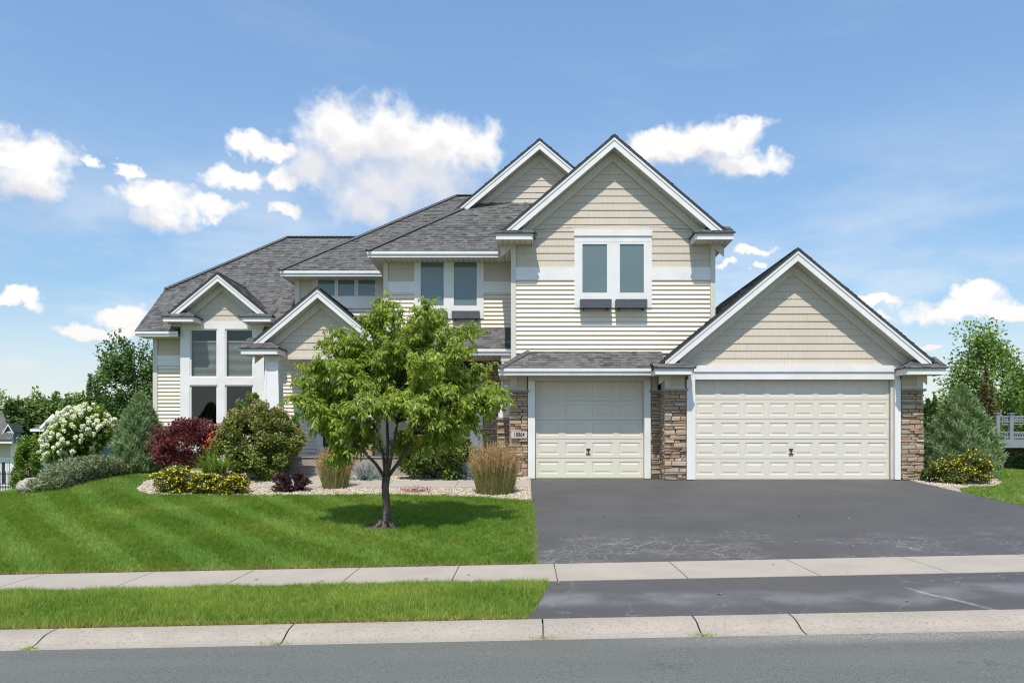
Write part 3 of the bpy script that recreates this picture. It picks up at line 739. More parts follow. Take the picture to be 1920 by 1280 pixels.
# skirt roof over B
sk = part(MB(), 'skirt_roof', ROOFB, fix=False); tag(sk, 'shallow shingle skirt roof over the single garage door')
roof_plane([(-.68, 19.62, 2.73), (XA0+.12, 19.62, 2.73), (XA0+.12, 20.35, 3.22), (.05, 20.35, 3.22)], sk, 41)
roof_plane([(-.68, 19.62, 2.73), (.05, 20.35, 3.22), (-.366, 20.35, 2.94)], sk, 42)
roof_plane([(-.68, 19.62, 2.73), (-.366, 20.35, 2.94), (-.366, 22.9, 2.94), (-.68, 22.9, 2.73)], sk, 43)
cap_line((-.68, 19.62, 2.73), (.05, 20.35, 3.22), sk, .17, .012)
fascia(sk, -.655, wx(1224, 19.65), 19.65, 2.725, .165)
mb = MB(); mb.box(-.655, -.625, 19.681, 22.9, 2.56, 2.722); part(mb, 'fascia', WHITE, sk)
mb = MB(); mb.box(-.62, XA0-.02, 19.685, 20.36, 2.575, 2.588); part(mb, 'soffit', RIBS, sk)
mb = MB(); mb.box(-.62, -.41, 20.361, 22.9, 2.575, 2.588); part(mb, 'soffit', RIBS, sk)
# ===== main upper gable wall M
YM = 20.35; XM0, XM1 = wx(958, YM), wx(1341, YM); XMC = 2.22; slM = .857; zapM = 8.52
mb = MB(); mb.box(XM0+.03, XM1-.03, YM+.03, 27.5, 2.6, 6.05)
mb.prism([(XM0+.03, YM+.03, 6.05), (XM1-.03, YM+.03, 6.05), (XMC, YM+.03, 6.05+slM*2.57)], (0, 7, 0))
wM = tag(part(mb, 'wall', BODY), 'tall upper wall with shake gable over cream lap siding')
bx0, bx1 = XM0+.135, XM1-.13; zb0, zb1 = wz(524, YM), wz(501, YM)
w0, w1, wz0, wz1 = wx(1077, YM), wx(1222, YM), wz(577, YM), wz(432, YM)
zl0 = 3.18
for xa, xb in ((bx0, w0), (w1, bx1)):
    boards(wM, YM+.03, [(xa, wz0), (xb, wz0), (xb, zb0), (xa, zb0)], zl0, LAPX, 'siding_board')
    boards(wM, YM+.03, [(xa, zb1), (xb, zb1), (xb, wz1), (xa, wz1)], zb1, SHX, 'shake_course')
    hbox('band_board', WHITE, xa-(.01 if xa == bx0 else 0), xb+(.01 if xb == bx1 else 0), YM-.012, YM+.028, zb0, zb1, wM)
boards(wM, YM+.03, [(bx0, zl0), (bx1, zl0), (bx1, wz0), (bx0, wz0)], zl0, LAPX, 'siding_board')
boards(wM, YM+.03, [(bx0, wz1), (bx1, wz1), (bx1, 6.18), (XMC, 6.18+slM*(bx1-XMC)), (bx0, 6.18)], zb1, SHX, 'shake_course')
hbox('corner_board', CREAM, XM0, XM0+.128, YM-.02, YM+.05, 2.85, 6.0, wM); hbox('corner_board', CREAM, XM1-.125, XM1, YM-.02, YM+.05, 3.0, 6.0, wM)
gable('tall gable roof over the upper bedroom', XMC, zapM, 2.95, 2.93, slM, 19.95, YM, 27.5, 200, rake_cut=.22)
eave_return(wx(930, 19.75), wx(1000, 19.75), 19.77, YM, 6.08, 1, 210)
eave_return(wx(1304, 19.75), wx(1376, 19.75), 19.77, YM, 6.08, -1, 212)
# level side soffits of M
for xa, xb in ((wx(930, 19.75), XM0), (XM1, wx(1376, 19.75))):
    mb = MB(); mb.box(xa, xb, YM+.002, 27, 5.93, 5.945); part(mb, 'soffit', RIBS, wM)
    mb = MB(); mb.box(xa if xa < 0 else xb-.03, xa+.03 if xa < 0 else xb, YM+.002, 27, 5.92, 6.08); part(mb, 'fascia', WHITE, wM)
# main window
win = window('double window above two slate flower boxes in the tall gable wall')
y = YM-.02
g1 = (wx(1092, YM), wx(1138, YM)); g2 = (wx(1162, YM), wx(1207, YM)); gz0, gz1 = wz(549, YM), wz(458, YM); fw = .05
for xa, xb in ((w0, g1[0]-fw), (g1[1]+fw, g2[0]-fw), (g2[1]+fw, w1)): hbox('casing', WHITE, xa, xb, y, YM+.04, wz0, gz1+fw, win)
for ga in (g1, g2): hbox('casing', WHITE, ga[0]-fw, ga[1]+fw, y, YM+.04, wz0, gz0-fw, win)
hbox('casing', WHITE, w0, w1, y-.003, YM+.04, gz1+fw+.002, wz(444, YM), win); hbox('head_cap', WHITE, w0-.01, w1+.01, y-.03, YM+.04, wz(443, YM), wz1, win)
for ga in (g1, g2): pane_set(win, ga[0], ga[1], gz0, gz1, YM-.019, True, fw)
def flower_box(x0, x1, yb, z0, z1, lab):
    b = part(MB(), 'flower_box', SLATE, fix=False); tag(b, lab); d = .22; t = .02
    mb = MB(); mb.box(x0, x1, yb-d, yb-d+t, z0, z1); mb.box(x0, x0+t, yb-d+t, yb, z0, z1); mb.box(x1-t, x1, yb-d+t, yb, z0, z1); mb.box(x0+t, x1-t, yb-t, yb, z0, z1); mb.box(x0+t, x1-t, yb-d+t, yb-t, z0, z0+t); part(mb, 'box', SLATE, b)
    hbox('soil', SOIL, x0+t, x1-t, yb-d+t, yb-t, z1-.06, z1-.05, b)
    for xx in (x0+.08, x1-.11): hbox('bracket', METAL, xx, xx+.03, yb-.15, yb, z0-.045, z0-.002, b)
flower_box(wx(1088, 20.1), wx(1147, 20.1), YM-.021, wz(577, 20.15), wz(561, 20.15), 'slate flower box under the left pane of the gable window')
flower_box(wx(1155, 20.1), wx(1214, 20.1), YM-.021, wz(577, 20.15), wz(561, 20.15), 'slate flower box under the right pane of the gable window')
# floodlight at left return
mb = MB(); c = W(1003, 437, 19.9); mb.tube([c+Vector((0, .44, 0)), c+Vector((0, .1, .0))], .018); mb.tube([c+Vector((0, .1, .05)), c+Vector((.01, 0, 0)), c+Vector((.01, -.05, -.04))], [.03, .05, .06], 8)
part(mb, 'floodlight', GALV)
# ===== C: recessed upper wall
YC = 22.3; XC0, XC1 = wx(719, YC), XM0+.02; ze = 6.08
mb = MB(); mb.box(XC0+.03, XC1+.6, YC+.03, 28, 3.6, 6.05); wC = tag(part(mb, 'wall', BODY), 'recessed upper wall with a double window over the porch roof')
ca, cb_ = XC0+.13, XC1+.05; v0, v1 = wx(777, YC), wx(907, YC); cz0, cz1 = wz(549, YC), wz(528, YC); vz0 = wz(597, YC)
for xa, xb in ((ca, v0), (v1, cb_)):
    boards(wC, YC+.03, [(xa, 4.0), (xb, 4.0), (xb, cz0), (xa, cz0)], 4.0, LAPX, 'siding_board')
    boards(wC, YC+.03, [(xa, cz1), (xb, cz1), (xb, 5.95), (xa, 5.95)], cz1, SHX, 'shake_course')
    hbox('band_board', WHITE, xa, xb, YC-.012, YC+.028, cz0, cz1, wC)
boards(wC, YC+.03, [(v0, 4.0), (v1, 4.0), (v1, vz0), (v0, vz0)], 4.0, LAPX, 'siding_board')
hbox('corner_board', CREAM, XC0, XC0+.128, YC-.02, YC+.05, 3.9, 5.94, wC)
win = window('double window with slate flower boxes in the recessed upper wall')
g1 = (wx(789, YC), wx(832, YC)); g2 = (wx(851, YC), wx(894, YC)); gz0, gz1 = wz(573, YC), wz(490, YC); y = YC-.02
for xa, xb in ((v0, g1[0]-fw), (g1[1]+fw, g2[0]-fw), (g2[1]+fw, v1)): hbox('casing', WHITE, xa, xb, y, YC+.04, vz0, 5.94, win)
for ga in (g1, g2): hbox('casing', WHITE, ga[0]-fw, ga[1]+fw, y, YC+.04, vz0, gz0-fw, win); pane_set(win, ga[0], ga[1], gz0, gz1, YC-.019, True, fw)
flower_box(wx(786, 22.1), wx(838, 22.1), YC-.021, wz(597, 22.1), wz(583, 22.1), 'slate flower box behind the tree crown, left of two on the recessed wall')
flower_box(wx(847, 22.1), wx(899, 22.1), YC-.021, wz(597, 22.1), wz(583, 22.1), 'slate flower box right of two on the recessed wall')
rC = tag(part(MB(), 'roof', ROOFB, fix=False), 'shingle roof slope over the recessed upper wall')
C0 = (-4.30, 21.67, 6.10)
roof_plane([C0, (3, 21.67, 6.10), (3, 24.6, 8.36), (-1.37, 24.6, 8.36)], rC, 51); 
roof_plane([C0, (-1.37, 24.6, 8.36), (-1.37, 27, 8.36), (-4.30, 27, 6.10)], rC, 52)
cap_line(C0, (-1.37, 24.6, 8.36), rC)
fascia(rC, -4.28, wx(936, 21.7), 21.7, 6.09); mb = MB(); mb.box(-4.28, -4.25, 21.731, 24.6, 5.93, 6.085); part(mb, 'fascia', WHITE, rC)
mb = MB(); mb.box(-4.25, XM0, 21.735, YC, 5.935, 5.948); mb.box(-4.25, XC0, YC+.001, 24.6, 5.935, 5.948); part(mb, 'soffit', RIBS, rC)
# ===== D: far upper wall with three small panes
YD = 24.7; XD0, XD1 = wx(553, YD), XC0+.1
mb = MB(); mb.box(XD0+.03, XD1+2, YD+.03, 33, 0.2, 6.05); wD = tag(part(mb, 'wall', BODY), 'far upper wall with a row of three small panes')
hbox('corner_board', CREAM, XD0, XD0+.15, YD-.02, YD+.05, 4.4, 5.94, wD)
da = wx(586, YD); boards(wD, YD+.03, [(XD0+.16, 4.7), (da, 4.7), (da, 5.95), (XD0+.16, 5.95)], wz(557, YD), SHX, 'shake_course')
win = window('row of three small upstairs panes')
zs0, zs1 = wz(555, YD), wz(523, YD); xs3 = [(596, 628), (634, 665), (672, 704)]
pr = da
for a, b in xs3:
    hbox('casing', CREAM, pr, wx(a, YD)-.03, YD-.02, YD+.04, zs0-.03, 5.94, win); pr = wx(b, YD)+.03
    pane_set(win, wx(a, YD), wx(b, YD), zs0, zs1, YD-.019, True, .03)
    hbox('casing', WHITE, wx(a, YD)-.03, wx(b, YD)+.03, YD-.02, YD+.04, zs1+.031, 5.94, win)
hbox('casing', CREAM, pr, XD1+.1, YD-.02, YD+.04, zs0-.03, 5.94, win)
hbox('band_board', WHITE, da, XD1+.1, YD-.025, YD+.04, wz(578, YD), zs0-.031, win)
boards(wD, YD+.03, [(da, 4.5), (XD1, 4.5), (XD1, wz(579, YD)), (da, wz(579, YD))], 4.5, LAPX, 'siding_board')
rD = tag(part(MB(), 'roof', ROOFB, fix=False), 'large hipped shingle roof rising to the main ridge')
D0 = (-7.40, 24.08, 6.10); DR = (-2.5, 28.98, 9.87)
roof_plane([D0, (3.5, 24.08, 6.10), (3.5, 28.98, 9.87), DR], rD, 61); roof_plane([D0, DR, (-2.5, 29.2, 9.87), (-7.40, 34.1, 6.10)], rD, 62)
roof_plane([(-2.5, 29.2, 9.87), (3.5, 29.2, 9.87), (3.5, 34.1, 6.1), (-7.40, 34.1, 6.10)], rD, 63)
cap_line(D0, DR, rD); cap_line(DR, (3.5, 28.98, 9.87), rD)
fascia(rD, -7.38, wx(716, 24.1), 24.11, 6.09); mb = MB(); mb.box(-7.38, -7.35, 24.141, 30, 5.93, 6.085); part(mb, 'fascia', WHITE, rD)
mb = MB(); mb.box(-7.35, XC0, 24.145, YD, 5.935, 5.948); mb.box(-7.35, XD0, YD+.001, 30, 5.935, 5.948); part(mb, 'soffit', RIBS, rD)
# rear gable R
XR, zR = .43, 9.97; 
mb = MB(); mb.prism([(XR-2.4, 24.43, 7.9), (XR+2.4, 24.43, 7.9), (XR, 24.43, 7.9+.84*2.4)], (0, 4, 0)); wR = part(mb, 'wall', BODY)
boards(wR, 24.43, [(XR-2.35, 8.0), (XR+2.35, 8.0), (XR, 8.0+.84*2.35)], 8.0, SHX, 'shake_course')
gable('gable roof rising behind the tall front gable', XR, zR, 2.62, 2.62, .84, 24.0, 24.42, 31, 300, rake_cut=.02)
# ===== E: left wing with tall bay windows
YE = 24.65; XE0 = wx(287, YE); 
mb = MB(); mb.prism([(XE0+.03, YE+.03, -.1), (XE0+.03, YE+.03, 4.3), (XE0+.03, 26.6, 5.85), (XE0+.03, 33.5, 5.85), (XE0+.03, 33.5, -.1)], (.92, 0, 0))
mb.box(-7.85, XD0+.5, YE+.03, 33, -.1, 4.5); mb.box(XE0+.95, -7.85, 26.2, 33, -.1, 5.4)
wE = tag(part(mb, 'wall', BODY), 'left wing wall of lap siding beside the tall window bay')
hbox('corner_board', CREAM, XE0, XE0+.14, YE-.02, YE+.05, .9, 4.12, wE)
ea, eb = XE0+.145, wx(340, YE)+.1
boards(wE, YE+.03, [(ea, wz(797, YE)), (eb, wz(797, YE)), (eb, wz(685, YE)), (ea, wz(685, YE))], wz(797, YE), LAPX, 'siding_board')
hbox('band_board', WHITE, ea-.01, eb, YE-.012, YE+.028, wz(685, YE), wz(666, YE), wE)
boards(wE, YE+.03, [(ea, wz(666, YE)), (eb, wz(666, YE)), (eb, 4.12), (ea, 4.12)], wz(666, YE), SHX, 'shake_course')
stp = part(MB(), 'stone_base', MORTAR, fix=False); mb = MB(); mb.box(XE0+.02, eb, YE-.0, YE+.05, .0, wz(799, YE)); part(mb, 'stone_backing', MORTAR, stp)
stones(stp, XE0, eb, YE-.06, .05, wz(800, YE), 35, joined=True)
hbox('stone_ledge', FOUND, XE0-.03, eb, YE-.09, YE+.028, wz(800, YE), wz(797, YE)-.003)
# bay
YY = 24.2; XB0, XB1 = wx(338, YY), wx(495, YY)
win = window('tall four-pane window bay with white frame')
gx = [(wx(358, YY), wx(405, YY)), (wx(424, YY), wx(472, YY))]; gu = (wz(705, YY), wz(619, YY)); gl = (wz(795, YY), wz(724, YY)); f2 = .04
zt_ = wz(602, YY)
hbox('casing', WHITE, XB0, gx[0][0]-f2, YY, YY+.12, .3, zt_, win); hbox('casing', WHITE, gx[0][1]+f2, gx[1][0]-f2, YY, YY+.12, .3, zt_, win); hbox('casing', WHITE, gx[1][1]+f2, XB1, YY, YY+.12, .3, zt_, win)
for a, b in gx:
    hbox('casing', WHITE, a-f2, b+f2, YY, YY+.12, gu[1]+f2, zt_, win); hbox('casing', WHITE, a-f2, b+f2, YY-.01, YY+.12, gl[1]+f2, gu[0]-f2, win); hbox('casing', WHITE, a-f2, b+f2, YY, YY+.12, .3, gl[0]-f2, win)
    for z0_, z1_ in (gu, gl):
        mb = MB(); y = YY+.03; mb.box(a-f2, a, y, y+.06, z0_-f2, z1_+f2); mb.box(b, b+f2, y, y+.06, z0_-f2, z1_+f2); mb.box(a, b, y, y+.06, z0_-f2, z0_); mb.box(a, b, y, y+.06, z1_, z1_+f2); part(mb, 'sash', WHITE, win)
        hbox('pane', GLASS, a, b, y+.03, y+.034, z0_, z1_, win)
    mb = MB(); z = gu[0]-.02
    while z < wz(642, YY): mb.add([(a-.02, YY+.16, z), (b+.02, YY+.16, z), (b+.02, YY+.185, z+.028), (a-.02, YY+.185, z+.028)], [(0, 1, 2, 3)]); z += .034
    mb.box(a-.02, b+.02, YY+.15, YY+.19, z, z+.05); part(mb, 'blind', BLIND, win)
mb = MB(); mb.box(XB0+.02, XB0+.06, YY+.121, 26.1, .3, zt_); mb.box(XB1-.06, XB1-.02, YY+.121, 26.1, .3, zt_); mb.box(XB0+.061, XB1-.061, 26.05, 26.1, .3, zt_); mb.box(XB0+.061, XB1-.061, YY+.121, 26.04, .3, .34); mb.box(XB0+.061, XB1-.061, YY+.121, 26.04, zt_-.04, zt_); part(mb, 'dark_room_backing', ROOM, wE)  # five-sided lining, its interior shade put into the near-black colour
hbox('side_wall', CREAM, XB0, XB0+.018, YY+.121, YE+.03, .3, zt_, wE); 
boardsw = hbox('side_wall', CREAM, XB1-.018, XB1, YY+.121, YE+.03, .3, zt_, wE)
XBC = wx(408, 23.8); zB = wz(514, 23.8)
mb = MB(); mb.prism([(XB0, YY+.03, zt_-.02), (XB1, YY+.03, zt_-.02), (XBC, YY+.03, zt_-.02+.83*1.26)], (0, 2.0, 0)); wb = part(mb, 'wall', BODY)
boards(wb, YY+.03, [(XB0+.1, zt_), (XB1-.1, zt_), (XBC, zt_+.83*1.17)], zt_, SHX, 'shake_course')
gable('small gable roof over the window bay', XBC, zB, 1.46, 1.46, .83, 23.8, YY, 28.2, 400, rake_cut=.08, bw=.16)
eave_return(wx(305, 23.6), wx(363, 23.6), 23.62, YY, wz(593, 23.6), 1, 410, h=.15)
eave_return(wx(452, 23.6), wx(507, 23.6), 23.62, YY, wz(593, 23.6), -1, 412, h=.15)
rE = tag(part(MB(), 'roof', ROOFB, fix=False), 'hipped shingle roof of the left wing')
A = (-11.72, 24.0, 4.27); B = (-11.72, 26.04, 5.92); Cc = (-8.66, 29.1, 8.40)
def ez(Y): return 4.27+.8098*(Y-24.0)
roof_plane([A, B, (XB0-.02, 26.04+(XB0-.02+11.72), ez(26.04+(XB0-.02+11.72))), (XB0-.02, 24.0, 4.27)], rE, 71)
roof_plane([(XB0-.02, 24.75, ez(24.75)), (XB0-.02, 26.04+(XB0-.02+11.72), ez(26.04+(XB0-.02+11.72))), Cc, (XB1+.02, 29.1, 8.40), (XB1+.02, 24.75, ez(24.75))], rE, 74)
roof_plane([(XB1+.02, 24.0, 4.27), (XB1+.02, 29.1, 8.40), (-3.9, 29.1, 8.40), (-3.9, 24.0, 4.27)], rE, 75)
if True:
    roof_plane([B, Cc, (-8.66, 29.3, 8.4), (-11.72, 33.9, 5.92)], rE, 72)
roof_plane([(-8.66, 29.3, 8.40), (-4, 29.3, 8.4), (-4, 34.2, 4.6), (-11.72, 34.2, 4.6), (-11.72, 33.9, 5.92)][:4], rE, 73)
cap_line(B, Cc, rE); cap_line(Cc, (-4, 29.1, 8.4), rE)
fascia(rE, -11.70, XB0+.0, 24.03, 4.255, .15); fascia(rE, XB1, -5.0, 24.03, 4.255, .15)
mb = MB(); mb.prism([(-11.72, 24.03, 4.1), (-11.72, 26.04, 5.74), (-11.72, 26.04, 5.89), (-11.72, 24.03, 4.25)], (.03, 0, 0)); part(mb, 'rake_board', WHITE, rE)
mb = MB(); mb.box(-11.68, XB0, 24.065, YE, 4.11, 4.122); mb.box(XB1, -5, 24.065, YE, 4.11, 4.122); part(mb, 'soffit', RIBS, rE)
# ===== porch
YP = 21.8; XPC = wx(595, 21.4); zP = wz(542, 21.4)
mb = MB(); mb.prism([(XPC-1.55, YP+.03, 3.3), (XPC+1.55, YP+.03, 3.3), (XPC, YP+.03, 3.3+.84*1.55)], (0, 2.8, 0)); wP = part(mb, 'wall', BODY)
boards(wP, YP+.03, [(XPC-1.62, 3.27), (XPC+1.62, 3.27), (XPC, 3.27+.84*1.62)], 3.27, SHX, 'shake_course')
gable('small gable roof over the front entry', XPC, zP, 1.70, 1.93, .84, 21.4, YP, 24.75, 500, rake_cut=.02, bw=.17)
eave_return(wx(451, 21.1), wx(521, 21.1), 21.12, YP, 3.40, 1, 510)
eave_return(XPC+(XPC-wx(521, 21.1)), XPC+(XPC-wx(451, 21.1)), 21.12, YP, 3.40, -1, 512)
pc = MB(); pc.box(-7.12, -.66, YP-.0, YE+.01, 3.245, 3.262); part(pc, 'porch_ceiling', RIBS)
mb = MB(); mb.box(wx(521, 21.1)+.002, XPC+(XPC-wx(521, 21.1))-.002, YP-.02, YP+.028, 3.18, 3.27); part(mb, 'porch_beam', CREAM)
rP = tag(part(MB(), 'roof', ROOFB, fix=False), 'shingle porch roof below the recessed upper wall')
roof_plane([(-3.65, 21.27, 3.41), (-.37, 21.27, 3.41), (-.37, 22.3, 4.12), (-3.65, 22.3, 4.12)], rP, 81)
fascia(rP, -3.58, -.39, 21.3, 3.40); mb = MB(); mb.box(-3.58, -.66, 21.335, YP, 3.245, 3.26); part(mb, 'soffit', RIBS, rP)
# entry walls behind the porch
YS = 22.9
mb = MB(); mb.box(-3.3, -.3, YS+.05, 25, .3, 3.6); wS = tag(part(mb, 'wall', MORTAR), 'dark ledgestone wall under the porch')
sx0 = wx(905, YS)
stones(wS, sx0, -.42, YS, .52, 3.24, 36, wmin=.16, wmax=.4, joined=True)
stones(wS, -3.3, wx(790, YS), YS, .52, 3.24, 37, joined=True)
win = window('large white framed window under the porch')
ga, gb, za, zb = wx(812, YS), wx(893, YS), wz(806, YS), 2.75
hbox('casing', WHITE, wx(790, YS), ga-.05, YS-.05, YS+.06, .7, 3.0, win); hbox('casing', WHITE, gb+.05, sx0, YS-.05, YS+.06, .7, 3.0, win); hbox('casing', WHITE, ga-.05, gb+.05, YS-.05, YS+.06, .7, za-.05, win); hbox('casing', WHITE, ga-.05, gb+.05, YS-.05, YS+.06, zb+.05, 3.0, win)
pane_set(win, ga, gb, za, zb, YS-.03, False, .05); hbox('dark_room_backing', ROOM, ga, gb, YS+.035, YS+.045, za, zb, win)  # flat dark sheet behind the pane stands in for the room's shade
# siding wall left of the door + door
mb = MB(); wd = part(mb, 'wall', LAP, fix=False)
boards(wd, YE+.03, [(XB1+.02, .5), (wx(594, YE), .5), (wx(594, YE), 3.24), (XB1+.02, 3.24)], .5, LAPX, 'siding_board')
boards(wd, YE+.03, [(wx(665, YE), .5), (-3.3, .5), (-3.3, 3.24), (wx(665, YE), 3.24)], .5, LAPX, 'siding_board')
dr = part(MB(), 'front_door', WHITE, fix=False); tag(dr, 'dark front door in a white frame behind the tree')
dx0, dx1 = wx(606, YE), wx(654, YE)
hbox('door_frame', WHITE, wx(594, YE), dx0, YE-.03, YE+.06, .52, 2.75, dr); hbox('door_frame', WHITE, dx1, wx(665, YE), YE-.03, YE+.06, .52, 2.75, dr); hbox('door_frame', WHITE, dx0, dx1, YE-.03, YE+.06, 2.62, 2.75, dr)
DOORB = mat('black_door', (.018, .016, .016), None, .35)
hbox('door_leaf', DOORB, dx0, dx1, YE, YE+.04, .53, 2.615, dr); 
for i in range(3): hbox('door_panel', DOORB, dx0+.12, dx1-.12, YE-.012, YE-.001, .68+i*.62, 1.2+i*.62, dr)
mb = MB(); mb.tube([(dx0+.07, YE-.05, 1.5), (dx0+.07, YE-.05, 1.62)], .014); mb.tube([(dx0+.07, YE-.05, 1.56), (dx0+.07, YE, 1.56)], .012); part(mb, 'door_handle', GALV, dr)
# porch slab, steps, planter wall
mb = MB(); mb.box(-7.3, -.43, 20.92, YE, .0, .52); part(mb, 'porch_slab', FOUND)
hbox('slab_edge', CONC, -7.31, -.42, 20.89, 21.25, .521, .545)
mb = MB(); mb.box(-6.25, -4.75, 20.52, 20.915, -.05, .295); mb.box(-6.27, -4.73, 20.5, 20.913, .296, .316); part(mb, 'step', FOUND)
# columns: tapered shaft on stone pedestal
def column(xc, yc, lab):
    c = tag(part(MB(), 'porch_column', WHITE, fix=False), lab)
    zb_, zt2 = 1.58, 3.2; hb, ht = .225, .165; mb = MB()
    def ring(h, z): return [(xc-h, yc-h, z), (xc+h, yc-h, z), (xc+h, yc+h, z), (xc-h, yc+h, z)]
    mb.add(ring(hb, zb_)+ring(ht, zt2), [(0, 1, 5, 4), (1, 2, 6, 5), (2, 3, 7, 6), (3, 0, 4, 7), (4, 5, 6, 7), (3, 2, 1, 0)]); part(mb, 'shaft', WHITE, c)
    mb = MB()
    for sx in (-1, 1):      # raised corner strips
        for (h0, z0_), (h1, z1_) in (((hb, zb_), (ht, zt2)),):
            a = Vector((xc+sx*h0, yc-h0-.012, z0_)); b = Vector((xc+sx*h1, yc-h1-.012, z1_)); d = Vector((-sx*.06, 0, 0)); mb.prism([a, a+d, b+d, b], (0, .011, 0))
    part(mb, 'corner_strip', WHITE, c)
    mb = MB(); mb.box(xc-hb-.03, xc+hb+.03, yc-hb-.03, yc+hb+.03, zb_-.001, zb_+.14); part(mb, 'plinth', WHITE, c)
    mb = MB(); mb.box(xc-ht-.03, xc+ht+.03, yc-ht-.03, yc+ht+.03, zt2-.12, 3.244); part(mb, 'capital', CREAM, c)
    mb = MB(); mb.box(xc-.33, xc+.33, yc-.33, yc+.33, zb_-.06, zb_-.002); part(mb, 'pedestal_cap', FOUND, c)
    mb = MB(); mb.box(xc-.24, xc+.24, yc-.24, yc+.24, .545, zb_-.061); part(mb, 'pedestal', MORTAR, c)
    stones(c, xc-.29, xc+.29, yc-.30, .546, zb_-.065, int(100+xc*10), joined=True)
column(-6.78, 21.55, 'white tapered porch column left of the front steps'); column(-4.35, 21.55, 'white tapered porch column behind the tree'); column(-.46, 21.55, 'white tapered porch column beside the garage stone pier')
# address plaque
pl = tag(part(MB(), 'address_plaque', FOUND, fix=False), 'pale stone plaque reading 18864')
PLM = mat('plaque_stone', (.52, .48, .42), (.46, .42, .37), .85, 20, bump=.3, bscale=90)
p0, p1, q0, q1 = wx(957, 20.2)+.02, wx(988, 20.2), wz(821, 20.2), wz(808, 20.2)
hbox('plaque', PLM, p0, p1, 20.215, 20.28, q0, q1, pl)
cu = bpy.data.curves.new('numerals', 'FONT'); cu.body = '18864'; cu.size = .16; cu.offset = .001; cu.align_x = 'CENTER'; cu.align_y = 'CENTER'; cu.extrude = .004
to = bpy.data.objects.new('numerals', cu); link(to); bpy.context.view_layer.update()
me = bpy.data.meshes.new_from_object(to.evaluated_get(bpy.context.evaluated_depsgraph_get())); bpy.data.objects.remove(to)
no = bpy.data.objects.new('numerals', me); me.materials.append(METAL); link(no, pl); no.rotation_euler = (math.pi/2, 0, 0); no.location = Vector(((p0+p1)/2, 20.212, (q0+q1)/2))-WLOC[pl.name]; no.scale = (.70, 1, 1)

# ------------------------------------------------------------------ PLANTS
rng = np.random.default_rng(4)
def leafmat(name, a, b, trans=.3, rough=.55, spec=.35): return mat(name, a, b, rough, attr=True, trans=trans, spec=spec)
LM_TREE = leafmat('tree_leaf', (.12, .215, .02), (.46, .53, .09), .5, .40, .5)
LM_DARK = leafmat('dark_leaf', (.05, .115, .028), (.16, .245, .07), .25)
LM_MAPLE = leafmat('maple_leaf', (.075, .155, .025), (.26, .36, .08), .3)
LM_FAR = leafmat('far_leaf', (.075, .14, .03), (.21, .29, .08), .25)
LM_BRIGHT = leafmat('lime_leaf', (.09, .18, .02), (.28, .36, .06), .35)
LM_JUN = leafmat('juniper_needle', (.11, .19, .07), (.35, .45, .22), .15)
LM_JUNL = leafmat('juniper_low_needle', (.11, .155, .06), (.30, .34, .19), .15)
LM_BARB = leafmat('barberry_leaf', (.08, .02, .026), (.24, .06, .06), .25)
LM_EUO = leafmat('spirea_leaf', (.065, .135, .02), (.25, .31, .065), .3)
LM_TAN = leafmat('spent_flower', (.26, .18, .08), (.46, .31, .17), .1)
LM_POT = leafmat('potentilla_leaf', (.06, .11, .02), (.16, .19, .05), .3)
LM_YEL = leafmat('yellow_petal', (.72, .48, .01), (.85, .68, .04), .2)
LM_PURP = leafmat('purple_leaf', (.035, .015, .018), (.09, .04, .04), .15)
LM_BLUE = leafmat('blue_spruce_needle', (.10, .155, .15), (.27, .34, .34), .1)
LM_STRAP = leafmat('daylily_leaf', (.08, .17, .02), (.24, .32, .07), .35)
LM_RED = leafmat('red_petal', (.62, .05, .02), (.75, .12, .04), .2)
LM_PINK = leafmat('pink_petal', (.22, .05, .08), (.34, .11, .14), .2)
LM_REED = leafmat('reed_blade', (.10, .15, .04), (.27, .25, .10), .25)
LM_PLUME = leafmat('reed_plume', (.36, .24, .11), (.58, .42, .22), .2)
LM_HYD = leafmat('hydrangea_leaf', (.09, .17, .02), (.28, .36, .06), .3)
HYDF = mat('hydrangea_bloom', (.60, .65, .36), (.77, .77, .58), .8, 30, rand=True, trans=.15)
def rand_dirs(n):
    v = rng.normal(size=(n, 3)); return v/np.linalg.norm(v, axis=1, keepdims=True)
def clumps(center, rad, n, nclump, csize=.26, shell=.55, zmin=-.6, pts=None):
    """positions, outward directions and clump tone for n leaves in an ellipsoid crown built of clumps"""
    c = np.array(center); rad = np.array(rad)
    d = rand_dirs(nclump*3); d = d[d[:, 2] > zmin][:nclump]; r = (shell+(1-shell)*rng.random(len(d))**.7)*rng.uniform(.84, 1.10, len(d))
    cc = d*r[:, None]; k = rng.integers(0, len(cc), n)
    off = rng.normal(size=(n, 3)); off /= np.maximum(1e-6, np.linalg.norm(off, axis=1, keepdims=True)); off *= (rng.random(n)**.45)[:, None]*csize*rng.uniform(.7, 1.3, len(cc))[k][:, None]
    p = cc[k]+off; out = p/np.maximum(1e-6, np.linalg.norm(p, axis=1, keepdims=True))
    ct = rng.normal(0, .13, len(cc))[k]
    return c+p*rad, out, ct
def base_z(X, Y): return gz(X, Y)-.02
def stems(parent, base, tips, r0=.02, m=None, name='stem'):
    mb = MB(); b = Vector(base)
    for t in tips:
        t = Vector(t); mid = b.lerp(t, .5)+Vector((R.uniform(-.1, .1), R.uniform(-.1, .1), .08))*(t-b).length*.5
        mb.tube([b+Vector((R.uniform(-.06, .06), R.uniform(-.06, .06), 0)), mid, t], [r0, r0*.7, r0*.3], 5)
    return mb.build(name, m or STEM, parent, smooth=True, fix=False)
